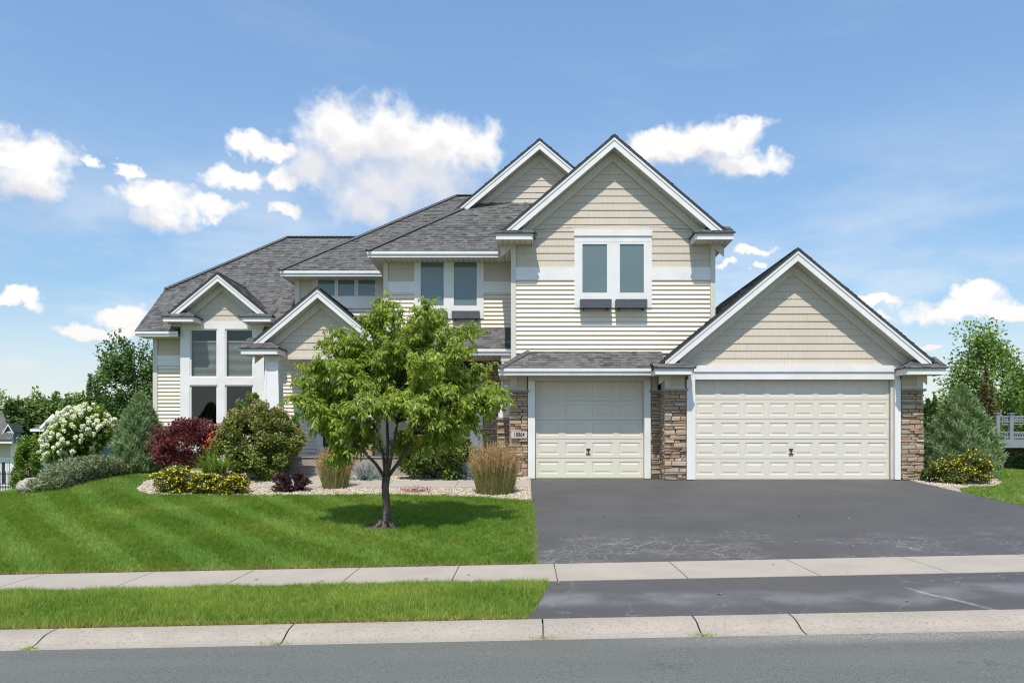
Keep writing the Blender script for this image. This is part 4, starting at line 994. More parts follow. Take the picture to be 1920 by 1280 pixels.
def shrub(name, px, pyb, Y, w, h, label, cat, lm, n, leaf, depth=None, tp=RHOMB, nclump=60, csize=.24, droop=.0, upb=.2, zoff=None, group=None, shell=.5, wid=None):
    X = wx(px, Y); zb = wz(pyb, Y) if zoff is None else zoff; d = depth or w*.8
    root = empty(name, (X, Y, zb), label, cat, group)
    P, O, ct = clumps((X, Y, zb+h*.5), (w/2, d/2, h*.52), n, nclump, csize, shell, -.85)
    P[:, 2] = np.maximum(P[:, 2], zb+.03)
    D = O*.8+rand_dirs(n)*.75+np.array([0, 0, upb]); D[:, 2] -= droop
    N = rand_dirs(n)*.6+np.array([0, -.35, .9])
    S = leaf*rng.uniform(.65, 1.25, n)
    leaves('foliage', tp, P, D, N, S, .45+ct+rng.normal(0, .17, n), lm, root, None if wid is None else S*wid)
    tips = [(X+math.cos(a)*w*.33, Y+math.sin(a)*d*.33, zb+h*R.uniform(.5, .8)) for a in [i*2*math.pi/7+R.random() for i in range(7)]]
    stems(root, (X, Y, zb-.03), tips, .018)
    return root, X, zb, P, O

# ---- front tree
def front_tree():
    Y0 = 13.6; X0 = wx(722, Y0); z0 = gz(X0, Y0)-.03
    root = empty('ornamental_tree', (X0, Y0, z0), 'small leafy ornamental tree with low forked trunk on the front lawn', 'tree')
    mb = MB(); fork = Vector((X0+.02, Y0, wz(893, Y0)))
    mb.tube([(X0-.01, Y0, z0-.05), (X0, Y0, z0+.05), (X0+.015, Y0, z0+.16), (X0+.03, Y0, z0+.4), (X0+.0, Y0, z0+.7), fork], [.16, .105, .078, .066, .062, .072], 10)
    for a in range(7):   # root flare
        an = a*.9+.3; mb.tube([(X0+math.cos(an)*.07, Y0+math.sin(an)*.07, z0+.14), (X0+math.cos(an)*.17, Y0+math.sin(an)*.16, z0+.05), (X0+math.cos(an)*.3, Y0+math.sin(an)*.28, z0-.02)], [.05, .04, .015], 6)
    T = [(716,572,0),(690,600,.3),(735,585,-.3),(803,570,-.2),(822,600,.2),(790,600,.5),(640,630,0),(612,648,.4),(590,690,-.2),(570,720,.2),(560,748,-.3),(600,740,.7),(640,690,-.7),(882,618,.1),(868,655,-.4),(905,690,.3),(935,738,0),(912,765,-.3),(888,790,.3),(850,735,-.9),(800,680,-1.0),(740,645,-.7),(760,625,.7),(700,675,1.1),(820,715,1.1),(660,765,-.9),(615,800,.2),(640,850,-.1),(598,775,-.5),(705,755,-1.1),(780,765,-1.1),(862,805,-.2),(830,825,.3),(722,715,.1),(680,825,.6),(755,835,.7),(668,640,-.2),(845,640,-.2),(660,720,.3),(880,730,.5),(770,710,.3),(655,800,-.6),(815,790,-.7),(625,760,.5),(585,712,.4),(905,750,.5),(930,745,-.4),(745,745,-.5),(690,720,-.6),(765,675,.1),(700,640,.4),(620,690,.2),(860,700,.2),(800,640,.3),(650,655,.2)]
    leadr = [(705,800,.15),(745,790,-.2),(672,838,-.15),(775,812,.25),(725,770,0)]; LP = [W(a, b, Y0+c) for a, b, c in leadr]
    for l in LP:
        mid = fork.lerp(l, .5)+Vector((R.uniform(-.05, .05), R.uniform(-.08, .08), -.03)); mb.tube([fork-Vector((0, 0, .05)), mid, l], [.036, .027, .02], 7)
    PP, DD, SS, TT = [], [], [], []
    for (a, b, c) in T:
        tip = W(a, b, Y0+c)
        l = min(LP, key=lambda q: (q-tip).length+max(0, q.z-tip.z+.2)*2)
        if b > 780: l = min(LP, key=lambda q: (q-tip).length)
        dv = tip-l; Ls = dv.length
        p1 = l+dv*.4+Vector((R.uniform(-.1, .1), R.uniform(-.1, .1), .1*Ls)); p2 = l+dv*.75+Vector((R.uniform(-.06, .06), R.uniform(-.06, .06), .08*Ls))
        pts = [l, p1, p2, tip]; mb.tube(pts, [.026, .018, .011, .004], 5)
        def at(t): 
            k = min(2, int(t*3)); return pts[k].lerp(pts[k+1], t*3-k)
        ct = R.gauss(0, .08)
        for j in range(38):
            t = R.uniform(.3, 1.0); q = at(t)
            dr_ = Vector((R.gauss(0, 1), R.gauss(0, 1), R.gauss(.1, .6))).normalized()*.7+dv.normalized()*.6; dr_.normalize()
            ln = R.uniform(.18, .46)*(1.1-.25*t); e = q+dr_*ln-Vector((0, 0, ln*.22)); m_ = q.lerp(e, .5)+Vector((0, 0, ln*.15))
            mb.tube([q, m_, e], [.005, .004, .002], 3, False)
            nl = int(ln*88)
            for i in range(nl):
                s = (i+.6)/nl; pp = q.lerp(m_, s*2) if s < .5 else m_.lerp(e, s*2-1)
                side = dr_.cross(Vector((0, 0, 1)))*(1 if i % 2 else -1)
                d = dr_*.35+side*R.uniform(.3, .9)+Vector((R.uniform(-.3, .3), R.uniform(-.3, .3), R.uniform(-1.25, -.1)))
                PP.append(pp+Vector((R.gauss(0, .02), R.gauss(0, .02), R.gauss(0, .02)))); DD.append(d); SS.append(R.uniform(.065, .115)); TT.append(min(1, max(0, .42+ct+R.gauss(0, .2))))
    mb.build('trunk', BARK, root, smooth=True, fix=False)
    n = len(PP); N = rand_dirs(n)*.55+np.array([0, -.3, .9])
    S = np.array(SS); leaves('crown', LEAF, np.array([tuple(p) for p in PP]), np.array([tuple(p) for p in DD]), N, S, np.array(TT), LM_TREE, root, S*.72)
    # bare soil at the foot
    mb = MB(); vs_ = [(X0, Y0, gz(X0, Y0)+.05)]
    for k in range(18):
        an = k*2*math.pi/18; r = .33+.09*math.sin(k*2.3); x, y = X0-.06+math.cos(an)*r, Y0-.02+math.sin(an)*r*.8; vs_.append((x, y, gz(x, y)+.002))
    mb.add(vs_, [(0, 1+k, 1+(k+1) % 18) for k in range(18)]); mb.build('root_soil', SOIL, root, smooth=True)
front_tree()

# ---- generic broadleaf tree
def tree(name, px, pyt, pyb, Y, wpx, label, lm, n, leaf, group=None, nclump=70, base=None, shape=1.0, csize=.24, trunk_r=.12, low=.12, dpt=.9):
    X = wx(px, Y); zt = wz(pyt, Y); zb = base if base is not None else gz(X, Y); w = wpx*Y/F; H = zt-zb
    root = empty(name, (X, Y, zb), label, 'tree', group)
    zc0 = zb+H*low; rz = (zt-zc0)/2
    P, O, ct = clumps((X, Y, zc0+rz), (w/2, w/2*dpt, rz), n, nclump, csize, .45, -1.0)
    # narrow towards the top when shape < 1
    f = (P[:, 2]-zc0)/(2*rz); k = 1-(1-shape)*np.clip(f, 0, 1)**1.2; P[:, 0] = X+(P[:, 0]-X)*k; P[:, 1] = Y+(P[:, 1]-Y)*k
    D = O*.6+rand_dirs(n)*.9+np.array([0, 0, -.15]); N = rand_dirs(n)*.6+np.array([0, -.3, .9]); S = leaf*rng.uniform(.6, 1.3, n)
    leaves('crown', RHOMB, P, D, N, S, .45+ct+rng.normal(0, .16, n), lm, root)
    mb = MB(); mb.tube([(X, Y, zb-.1), (X+.05, Y, zb+H*.3), (X-.04, Y, zb+H*.6), (X, Y, zt-H*.12)], [trunk_r, trunk_r*.8, trunk_r*.45, trunk_r*.1], 7)
    for i in range(10):
        a = R.uniform(0, 6.28); h0 = R.uniform(.2, .6); l = w*R.uniform(.25, .42); s = Vector((X, Y, zb+H*h0))
        mb.tube([s, s+Vector((math.cos(a)*l*.5, math.sin(a)*l*.5, l*.35)), s+Vector((math.cos(a)*l, math.sin(a)*l, l*.8))], [trunk_r*.4, trunk_r*.25, trunk_r*.06], 5)
    mb.build('trunk', BARK, root, smooth=True, fix=False)
    return root
tree('poplar_tree', 252, 632, 870, 33, 150, 'tall dark green tree directly behind the left corner of the house', LM_DARK, 15000, .14, base=-.3, nclump=110, csize=.2, low=.05)
tree('young_tree', 172, 700, 870, 36, 46, 'slim young tree left of the tall dark tree', LM_DARK, 3000, .13, base=-.8, nclump=22, shape=.6)
tree('maple_tree', 1862, 610, 870, 33, 205, 'broad green maple tree behind the raised deck', LM_MAPLE, 15000, .15, base=-.8, nclump=90, csize=.23)
tree('leafy_tree', 1747, 735, 880, 28, 46, 'slender dark green tree just right of the stone pier', LM_DARK, 4500, .10, base=-.2, nclump=26, low=.02, shape=.55)
tree('leafy_tree', 1850, 700, 900, 30, 70, 'brownish green conifer between the clipped juniper and the deck', leafmat('bronze_leaf', (.09, .085, .03), (.20, .17, .06), .2), 6500, .10, base=-.4, nclump=40, shape=.35, low=.02)
tree('leafy_tree', 1925, 800, 900, 34, 130, 'dark leafy tree in the shade under the deck', LM_DARK, 6000, .13, base=-.6, nclump=40, low=.0)
far = [(-40, 730, 125, 150, LM_FAR, 'far leafy tree at the left edge of the photo'), (12, 752, 118, 70, LM_DARK, 'far dark tree behind the blue-grey dormer'), (40, 744, 122, 70, LM_FAR, 'far round tree just right of the blue-grey dormer'), (72, 738, 128, 75, LM_BRIGHT, 'far light green tree between the two distant roofs'), (106, 740, 122, 70, LM_FAR, 'far tree directly behind the steep distant roof'), (140, 742, 118, 70, LM_DARK, 'far dark tree above the white hydrangea'), (180, 735, 110, 90, LM_FAR, 'far tree left of the tall dark tree')]
for px, pyt, Y, wp, lm, lab in far: tree('woodland_tree', px, pyt, 0, Y, wp, lab, lm, 7000, .55, 'trees along the far horizon', base=-3.0, nclump=60, low=.0, trunk_r=.25)
for px, pyt, Y, wp in ((1790, 742, 90, 120), (1900, 735, 95, 150)): tree('woodland_tree', px, pyt, 0, Y, wp, {1790: 'far tree low behind the clipped juniper', 1900: 'far tree behind the maple'}[px], LM_FAR, 4000, .42, 'trees along the far horizon', base=-3.5, nclump=50, low=.0)
tree('leafy_tree', 58, 815, 895, 30, 56, 'lime green shrubby tree beside the white hydrangea', LM_BRIGHT, 5500, .10, base=-1.2, nclump=36, low=.0)
tree('leafy_tree', 38, 818, 905, 34, 36, 'slim grey-green spruce beside the neighbouring house', LM_JUN, 3500, .10, base=-1.6, nclump=24, low=.0, shape=.3)

# ---- junipers
def juniper(px, pyt, Y, wpx, label, n, zb, lm=LM_JUN, name='juniper', leaf=.115, prof=None, cat='shrub'):
    X = wx(px, Y); zt = wz(pyt, Y); H = zt-zb; w = wpx*Y/F
    root = empty(name, (X, Y, zb), label, cat)
    f = rng.random(n)**.8; a = rng.uniform(0, 2*np.pi, n)
    prof = prof or [(0, .78), (.15, .95), (.35, 1.0), (.6, .74), (.8, .45), (.93, .2), (1, .04)]
    rad = np.interp(f, [p[0] for p in prof], [p[1] for p in prof])*w/2
    lob = 1+.10*np.sin(a*5+f*9)+.10*np.sin(a*11-f*23)+.09*np.sin(a*7+f*41)
    rr_ = rad*lob*(.55+.45*rng.random(n)**.4)
    P = np.stack([X+np.cos(a)*rr_, Y+np.sin(a)*rr_, zb+f*H*.97], 1)
    D = np.stack([np.cos(a)*.55, np.sin(a)*.55, np.full(n, .75)], 1)+rand_dirs(n)*.62
    N = np.stack([np.cos(a), np.sin(a), np.full(n, .3)], 1)+rand_dirs(n)*.6
    S = leaf*rng.uniform(.5, 1.25, n)
    leaves('foliage', SLIVER, P, D, N, S, .42+.12*np.sin(a*5+f*9)+rng.normal(0, .17, n), lm, root, S*1.7)
    mb = MB(); mb.tube([(X, Y, zb-.05), (X, Y, zb+H*.9)], [.07, .01], 6); mb.build('trunk', BARK, root, fix=False)
    return root
juniper(262, 738, 21.8, 84, 'tall grey-green juniper against the left corner of the house', 24000, .12)
juniper(1802, 720, 20.6, 126, 'broad cone-shaped juniper right of the garage', 34000, -.10, prof=[(0, .80), (.12, .96), (.3, 1.0), (.5, .82), (.7, .58), (.85, .34), (.95, .14), (1, .03)])
# spreading juniper along the crest
root = empty('spreading_juniper', (wx(140, 19.2), 19.2, gz(wx(140, 19.2), 19.2)), 'low spreading juniper sprawling along the lawn edge under the hydrangea', 'shrub')
n = 16000; t_ = rng.random(n); ang = rng.uniform(0, 2*np.pi, n)
pxs = 84+t_*140; Ys = 18.1+t_*3.0; hh = np.interp(t_, [0, .2, .5, .8, 1], [.16, .38, .46, .42, .2])
Xs = (pxs-CX)*Ys/F+np.cos(ang)*.35*rng.random(n)**.5; Ys2 = Ys+np.sin(ang)*.65*rng.random(n)**.5
Pz = np.array([gz(a, b) for a, b in zip(Xs, Ys2)])+hh*rng.random(n)**.6*(1+.25*np.sin(t_*40))
P = np.stack([Xs, Ys2, Pz], 1); D = rand_dirs(n)*.8+np.array([-.1, -.3, .55]); S = .10*rng.uniform(.5, 1.3, n)
leaves('foliage', SLIVER, P, D, rand_dirs(n)+np.array([0, -.4, .6]), S, .45+.2*np.sin(t_*37)+rng.normal(0, .2, n), LM_JUNL, root, S*1.7)
stems(root, (wx(140, 19.2), 19.2, gz(wx(140, 19.2), 19.2)), [(wx(p, yy), yy, gz(wx(p, yy), yy)+.25) for p, yy in ((75, 18.1), (105, 18.6), (170, 19.6), (210, 20.4))], .02)
# ---- hydrangea
hy, X, zb, P, O = shrub('hydrangea', 163, 878, 22.6, 1.58, 1.70, 'large hydrangea covered in white flower heads', 'shrub', LM_HYD, 8000, .12, nclump=80, csize=.28)
fo = [c for c in hy.children if c.name.startswith('foliage')][0]; co = np.empty(len(fo.data.vertices)*3, dtype=np.float32); fo.data.vertices.foreach_get('co', co); co = co.reshape(-1, 3)
co[:, 0] -= .62*np.clip(1-co[:, 2]/1.70, 0, 1)**1.2; fo.data.vertices.foreach_set('co', co.ravel()); fo.data.update()
me_b = None; rr = random.Random(9)
mbb = MB()
for i in range(46):
    d = Vector((rr.gauss(0, 1), rr.gauss(0, 1), rr.gauss(.1, 1))).normalized(); c = d*rr.uniform(.55, 1)*.5; s = .22
    mbb.add([c+Vector((s, 0, 0)), c+Vector((0, s, 0)), c+Vector((-s, 0, 0)), c+Vector((0, -s, 0)), c+Vector((0, 0, s)), c-Vector((0, 0, s))], [(0, 1, 4), (1, 2, 4), (2, 3, 4), (3, 0, 4), (1, 0, 5), (2, 1, 5), (3, 2, 5), (0, 3, 5)])
ho = mbb.build('flower_head', HYDF); me_b = ho.data; bpy.data.objects.remove(ho)
for i in range(210):
    d = Vector((rr.gauss(0, 1), rr.gauss(-.45, .8), rr.gauss(.25, .85))).normalized(); q_ = rr.uniform(.88, 1.06)
    p = Vector((X+d.x*.84*q_, 22.6+d.y*.86*q_, zb+.88+d.z*.92*q_+.06*math.sin(d.x*9))); p.x -= .62*max(0, 1-(p.z-zb)/1.70)**1.2
    if p.z < zb+.12: continue
    o = bpy.data.objects.new('flower_head', me_b); link(o, hy); o.location = p-WLOC[hy.name]; k = rr.uniform(.08, .13); o.scale = (k, k, k*1.25); o.rotation_euler = (rr.uniform(-.4, .4), rr.uniform(-.4, .4), rr.uniform(0, 6))
# ---- red barberry
shrub('barberry', 352, 882, 20.6, 1.75, 1.33, 'dark red barberry bush below the tall windows', 'shrub', LM_BARB, 15000, .065, nclump=120, csize=.22, upb=.35, depth=1.4)
# ---- big spirea left and right of the tree
def spirea(px, pyb, Y, w, h, label, n, seed):
    r, X, zb, P, O = shrub('spirea', px, pyb, Y, w, h, label, 'shrub', LM_EUO, n, .08, nclump=150, csize=.20, depth=w*.75)
    k = int(n*.28); sel = rng.choice(len(P), k*3, replace=False); q = P[sel]; w_ = (q[:, 2]-zb)/h; keep = rng.random(len(q)) < np.clip(w_*1.25-.25, 0, 1); q = q[keep]; o = O[sel][keep]
    m = len(q); q = q+o*np.array([.05, .05, .06]); leaves('spent_flowers', RHOMB, q, rand_dirs(m)+np.array([0, 0, .6]), rand_dirs(m)*.5+np.array([0, -.3, 1]), .05*rng.uniform(.6, 1.3, m), rng.random(m), LM_TAN, r)
spirea(486, 897, 19.8, 2.05, 1.70, 'large rounded shrub with tan spent flowers left of the steps', 21000, 1)
spirea(815, 898, 19.9, 1.85, 1.42, 'large shrub with tan tips behind the tree, before the porch wall', 15000, 2)
shrub('leafy_shrub', 548, 858, 21.2, .55, 1.15, 'dark upright shrub between the column and the front steps', 'shrub', LM_DARK, 2600, .08, nclump=25)
shrub('leafy_shrub', 474, 830, 22.6, .85, 1.25, 'green shrub tucked behind the large rounded shrub at the column', 'shrub', LM_EUO, 2600, .085, nclump=28)
# ---- potentillas (yellow)
def potentilla(px, pyb, Y, w, h, d, label, n, nf):
    r, X, zb, P, O = shrub('potentilla', px, pyb, Y, w, h, label, 'shrub', LM_POT, n, .05, nclump=80, csize=.26, depth=d)
    sel = rng.choice(len(P), nf, replace=False); q = P[sel]+O[sel]*.035; m = len(q)
    ns = rand_dirs(m)*.5+np.array([0, -.5, .8]); V = []
    t1 = np.cross(ns, np.array([1., 0, 0])); t1 /= np.linalg.norm(t1, axis=1, keepdims=True)
    for k in range(2):
        leaves('flowers', RHOMB, q-t1*.02, t1+rand_dirs(m)*.25, ns, .048*rng.uniform(.6, 1.25, m), rng.random(m), LM_YEL, r, .065) if k == 0 else None
    return r
potentilla(330, 926, 17.75, .95, .56, .7, 'yellow flowering potentilla at the left end of the front bed', 5200, 900)
potentilla(385, 926, 17.6, .75, .42, .6, 'yellow flowering potentilla in the middle of the front clump', 4200, 750)
potentilla(436, 927, 17.55, .78, .40, .6, 'yellow flowering potentilla at the gravel end of the front clump', 4200, 750)
potentilla(1806, 910, 19.0, 1.38, .74, .9, 'yellow flowering potentilla in front of the cone-shaped juniper', 8000, 1000)
shrub('leafy_shrub', 1742, 903, 19.4, .36, .34, 'small green plant at the foot of the right stone pier', 'plant', LM_DARK, 900, .06, nclump=14)
# ---- small purple shrub
shrub('weigela', 543, 925, 17.9, .76, .42, 'small dark purple shrub on the gravel', 'shrub', LM_PURP, 2200, .07, nclump=34, csize=.3, upb=.5)
# ---- dwarf blue spruce
def spruce(px, pyb, Y, w, h, label):
    X = wx(px, Y); zb = wz(pyb, Y); r = empty('dwarf_spruce', (X, Y, zb), label, 'shrub'); n = 5500
    br = rand_dirs(70); br[:, 2] = np.abs(br[:, 2])*.9; k = rng.integers(0, 70, n); t = rng.random(n)**.7
    P = np.array([X, Y, zb+.03])+br[k]*np.array([w/2, w/2, h])*t[:, None]*1.0+rng.normal(0, .012, (n, 3))
    leaves('foliage', SLIVER, P, br[k]*.8+rand_dirs(n)*.8, rand_dirs(n), .055*rng.uniform(.6, 1.2, n), .3+.5*t+rng.normal(0, .15, n), LM_BLUE, r, .07)
    stems(r, (X, Y, zb), [(X+b[0]*w*.4, Y+b[1]*w*.4, zb+b[2]*h*.8) for b in br[:12]], .012)
spruce(688, 906, 19.7, .95, .52, 'dwarf blue spruce left of the tree trunk'); spruce(878, 905, 19.8, .62, .50, 'dwarf blue spruce beside the tall reed grass at the drive')
# ---- daylily clump and red lilies
def strap(px, pyb, Y, w, h, label, n, name='daylily'):
    X = wx(px, Y); zb = wz(pyb, Y); r = empty(name, (X, Y, zb), label, 'plant'); V = []; Fc = []; T = []; b = 0
    for i in range(n):
        a = R.uniform(0, 6.28); l = R.uniform(.45, 1)*h*1.2; c_ = R.uniform(.35, .95); o = Vector((X+R.gauss(0, w*.1), Y+R.gauss(0, w*.08), zb)); d = Vector((math.cos(a), math.sin(a), 0)); s = d.cross(Vector((0, 0, 1))); reach = R.uniform(.3, 1)*w*.6
        for k in range(6):
            t = k/5; p = o+d*reach*t**1.3+Vector((0, 0, l*(t*1.25-c_*t*t))); hw = .012*(1-t**3)+.001
            V += [tuple(p-s*hw), tuple(p+s*hw)]
        T += [R.random()]*12; Fc += [(b+2*k, b+2*k+1, b+2*k+3, b+2*k+2) for k in range(5)]; b += 12
    np_mesh('leaf_blades', np.array(V), np.array(Fc), np.array(T), LM_STRAP, r); return r, X, zb
strap(404, 893, 18.8, 1.15, .60, 'bright green arching daylily clump behind the yellow flowers', 420)
r, X, zb = strap(396, 870, 19.3, .5, .70, 'red lilies between the barberry and the rounded shrub', 60, 'lily')
n = 42; q = np.array([X+.0, 19.2, zb+.56])+rng.normal(size=(n, 3))*np.array([.11, .06, .12]); q[:, 2] += (q[:, 0]-X)*.9
leaves('flowers', RHOMB, q, rand_dirs(n)+np.array([0, -.3, .2]), rand_dirs(n)*.4+np.array([0, -.8, .5]), 0.07*rng.uniform(.6, 1.1, n), rng.random(n), LM_RED, r)
# ---- feather reed grass
def reed(px, pyb, Y, w, h, label, n):
    X = wx(px, Y); zb = wz(pyb, Y); r = empty('feather_reed_grass', (X, Y, zb), label, 'ornamental grass')
    a = rng.uniform(0, 2*np.pi, n); rr_ = w*.36*rng.random(n)**.5; P = np.stack([X+np.cos(a)*rr_, Y+np.sin(a)*rr_*.8, np.full(n, zb)], 1)
    D = np.stack([np.cos(a)*rr_/w*.55, np.sin(a)*rr_/w*.5, np.ones(n)], 1)+rng.normal(0, .09, (n, 3)); S = h*.72*rng.uniform(.35, 1.08, n)*(1-.9*(rr_/w)**2)
    leaves('blades', BLADE, P, D, rand_dirs(n)+np.array([0, -1, 0]), S, rng.random(n)*.8+.1, LM_REED, r, .011)
    k = int(n*.16); a = rng.uniform(0, 2*np.pi, k); rr_ = w*.34*rng.random(k)**.5; B0 = np.stack([X+np.cos(a)*rr_, Y+np.sin(a)*rr_*.8, np.full(k, zb)], 1)
    D = np.stack([np.cos(a)*rr_/w*.6, np.sin(a)*rr_/w*.5, np.ones(k)], 1)+rng.normal(0, .085, (k, 3)); D /= np.linalg.norm(D, axis=1, keepdims=True); L = h*rng.uniform(.62, 1.0, k)*(1-1.6*(rr_/w)**2)
    leaves('stalks', BLADE, B0, D, np.tile(np.array([[0, -1., 0]]), (k, 1)), L, rng.random(k), LM_PLUME, r, .006)
    # plumes: many short slivers round the upper third of each stalk
    m = 26; t = rng.random((k, m))*.36+.64; C = (B0[:, None, :]+D[:, None, :]*(L[:, None]*t)[:, :, None]).reshape(-1, 3)+rng.normal(0, .006, (k*m, 3)); Dm = np.repeat(D, m, 0)+rand_dirs(k*m)*.35
    leaves('plumes', SLIVER, C, Dm, rand_dirs(k*m), .065*rng.uniform(.6, 1.2, k*m), np.repeat(rng.random(k), m)*.7+rng.random(k*m)*.3, LM_PLUME, r, .07)
reed(629, 918, 18.3, .74, 1.05, 'tan feather reed grass by the front steps', 1700); reed(928, 930, 17.4, 1.04, 1.27, 'larger tan feather reed grass beside the driveway', 2600)
# ---- small pink flowers by the path
for px, lab in ((768, 'small patch of pink flowers at the lawn edge near the trunk'), (790, 'small patch of pink flowers at the lawn edge right of the other')):
    X = wx(px, 17.6); r = empty('pink_flowers', (X, 17.6, gz(X, 17.6)), lab, 'flowers'); n = 150
    q = np.array([X, 17.6, gz(X, 17.6)+.05])+rng.normal(size=(n, 3))*np.array([.11, .10, .035]); leaves('flowers', RHOMB, q, rand_dirs(n)+np.array([0, 0, .7]), rand_dirs(n)+np.array([0, -.5, .8]), .035*rng.uniform(.6, 1.2, n), rng.random(n), LM_PINK, r)
# ------------------------------------------------------------------ GRASS (uncountable: one object per lawn)
def blades(name, P, lean, h, w, tone, label, kind='stuff'):
    m = 9; n0 = len(P)//m; P0 = P[:n0]; i = np.repeat(np.arange(n0), m); n = n0*m
    P = P0[i]+np.concatenate([rng.normal(0, .022, (n, 2)), np.zeros((n, 1))], 1); lean = lean[:n0][i]+rng.normal(0, .30, (n0, 2))[i]; tone = tone[:n0][i]+rng.normal(0, .16, n0)[i]+rng.normal(0, .08, n); h = h[:n0][i]*rng.uniform(.75, 1.25, n0)[i]*rng.uniform(.7, 1.15, n)
    D = rng.normal(0, .34, (n, 3)); D[:, 2] = 1; D[:, :2] += lean
    N = rand_dirs(n); N[:, 1] -= .5
    V, Fc, k = inst(BLADE, P, D, N, h, w)
    return tag(np_mesh(name, V, Fc, np.repeat(tone, k), GRASS), label, 'grass', kind='stuff')
gzv = np.vectorize(gz)
def field(x0, x1, y0, y1, n, keep):
    X = rng.uniform(x0, x1, n); Y = rng.uniform(y0, y1, n); k = keep(X, Y); return X[k], Y[k]
def patch(X, Y, s, seed=0):
    return .5+.25*np.sin(X*1.7*s+1.3*np.sin(Y*1.1*s+seed))+.25*np.sin(Y*2.3*s+1.7*np.sin(X*.9*s+2+seed))
backv = np.vectorize(lawn_back)
Xa, Ya = field(-12, .16, 10.80, 18.2, 560000, lambda X, Y: (Y < backv(X)-.02) & (np.abs(X) < .70*Y+.3) & (rng.random(len(X)) < np.clip(1.25-(Y-10.8)*.07, .5, 1)))
Xb, Yb = field(-17, -8.4, 17.0, 25, 130000, lambda X, Y: (Y < backv(X)-.02) & (Y > 18.2-.0*X) & (X > -.70*Y-.3))
Xl = np.concatenate([Xa, Xb]); Yl = np.concatenate([Ya, Yb]); pm = rng.permutation(len(Xl)); Xl, Yl = Xl[pm], Yl[pm]
s_ = Xl*.78+Yl*.63; stripe = np.tanh(2.6*np.sin(s_*2*math.pi/.95+.25*np.sin(Yl*.9)+.3*np.sin(Xl*1.3))+.5)*(.65+.35*patch(Xl, Yl, 1.3, 5))*np.clip((-Xl+1.5)/6, .25, 1)
lean = np.stack([stripe*.63*.75, -stripe*.78*.75], 1)
h_ = rng.uniform(.045, .085, len(Xl))*(1+.25*(patch(Xl, Yl, 2.0)-.5)); tn = .28+.10*stripe+.34*(patch(Xl, Yl, .9)-.5)+.12*(patch(Xl, Yl, 3.3, 1)-.5)+rng.normal(0, .12, len(Xl))+np.clip((Yl-19)*.05, 0, .2)  # stripe term paints the light and dark sheen of leaning blades into tone
edge = np.clip(1-(Yl-10.78)/.16, 0, 1)*(rng.random(len(Xl)) < .55); tn = tn+edge*.6; h_ = h_*(1-.4*edge)
inb = (Xl+2.39+.06)**2+((Yl-13.6)*1.2)**2 < .30**2
P = np.stack([Xl, Yl, gzv(Xl, Yl)-.01], 1)[~inb]
blades('lawn_grass', P, lean[~inb], h_[~inb], .0075, tn[~inb], 'mown striped front lawn')
Xb, Yb = field(-8, .32, 7.86, 9.50, 150000, lambda X, Y: X < -.05+.32*np.maximum(0, (Y-7.84)/1.65)**.6)
tn = .50+.40*(patch(Xb, Yb, 1.6, 3)-.5)+rng.normal(0, .15, len(Xb)); fr = np.clip(1-(Yb-7.86)/.12, 0, 1)*(rng.random(len(Xb)) < .6); tn += fr*.6
hb_ = rng.uniform(.045, .09, len(Xb))*(1+.5*(patch(Xb, Yb, 3.1, 1)-.5))*(1-.35*fr)
P = np.stack([Xb, Yb, np.vectorize(blvd_z)(Xb, Yb)-.01], 1); blades('boulevard_grass', P, rng.normal(0, .1, (len(Xb), 2)), hb_, .006, tn, 'grass strip between sidewalk and kerb')
sidev = np.vectorize(lambda X: interp(SIDE, X))
Xr, Yr = field(9.40, 17.5, 13.5, 24, 120000, lambda X, Y: (Y < sidev(X)) & (X < .68*Y))
blades('side_lawn_grass', np.stack([Xr, Yr, gzv(Xr, Yr)-.01], 1), rng.normal(0, .1, (len(Xr), 2)), rng.uniform(.05, .09, len(Xr)), .008, .36+.25*(patch(Xr, Yr, 1.2, 2)-.5)+rng.normal(0, .14, len(Xr)), 'lawn right of the driveway')
DRY = mat('dry_grass', (.20, .13, .055), (.42, .31, .15), .8, attr=True, trans=.2)
Xd = np.concatenate([rng.uniform(-8, .13, 5200), rng.uniform(-7, 0, 5200), rng.uniform(9.4, 10, 300), .10+rng.normal(0, .03, 900)]); Yd = np.concatenate([10.765+np.abs(rng.normal(0, .05, 5200)), 7.852+np.abs(rng.normal(0, .035, 5200)), rng.uniform(13, 18, 300), rng.uniform(10.8, 16.3, 900)])
n = len(Xd); tag(leaves('dry_grass_edge', BLADE, np.stack([Xd, Yd, gzv(Xd, Yd)-.004], 1), rng.normal(0, .7, (n, 3))+np.array([0, -.25, .8]), rand_dirs(n), .05*rng.uniform(.4, 1.1, n), rng.random(n), DRY, None, .008), 'dry brown grass fringe along the pavement edges', 'grass', kind='stuff')
# weeds in the kerb joints
for i, (px, wd_) in enumerate(((60, .10), (520, .14), (1018, .14), (1318, .12))):
    X = wx(px, 7.42); n = 90; q = np.stack([X+rng.normal(0, wd_*.5, n), 7.38+rng.normal(0, .03, n), np.full(n, -.95+.02*X)], 1)
    o = leaves('weed', BLADE, q, rng.normal(0, .8, (n, 3))+np.array([0, 0, .9]), rand_dirs(n), .035*rng.uniform(.5, 1.2, n), .5+rng.random(n)*.4, GRASS, None, .006); tag(o, kind='stuff'); tag(o, ['little weed in the leftmost kerb joint', 'weed tuft in the kerb joint below the lawn', 'weed tuft in the kerb joint at the driveway corner', 'weed tuft in the cracked kerb before the driveway'][i], 'weed', 'weeds in the kerb joints')
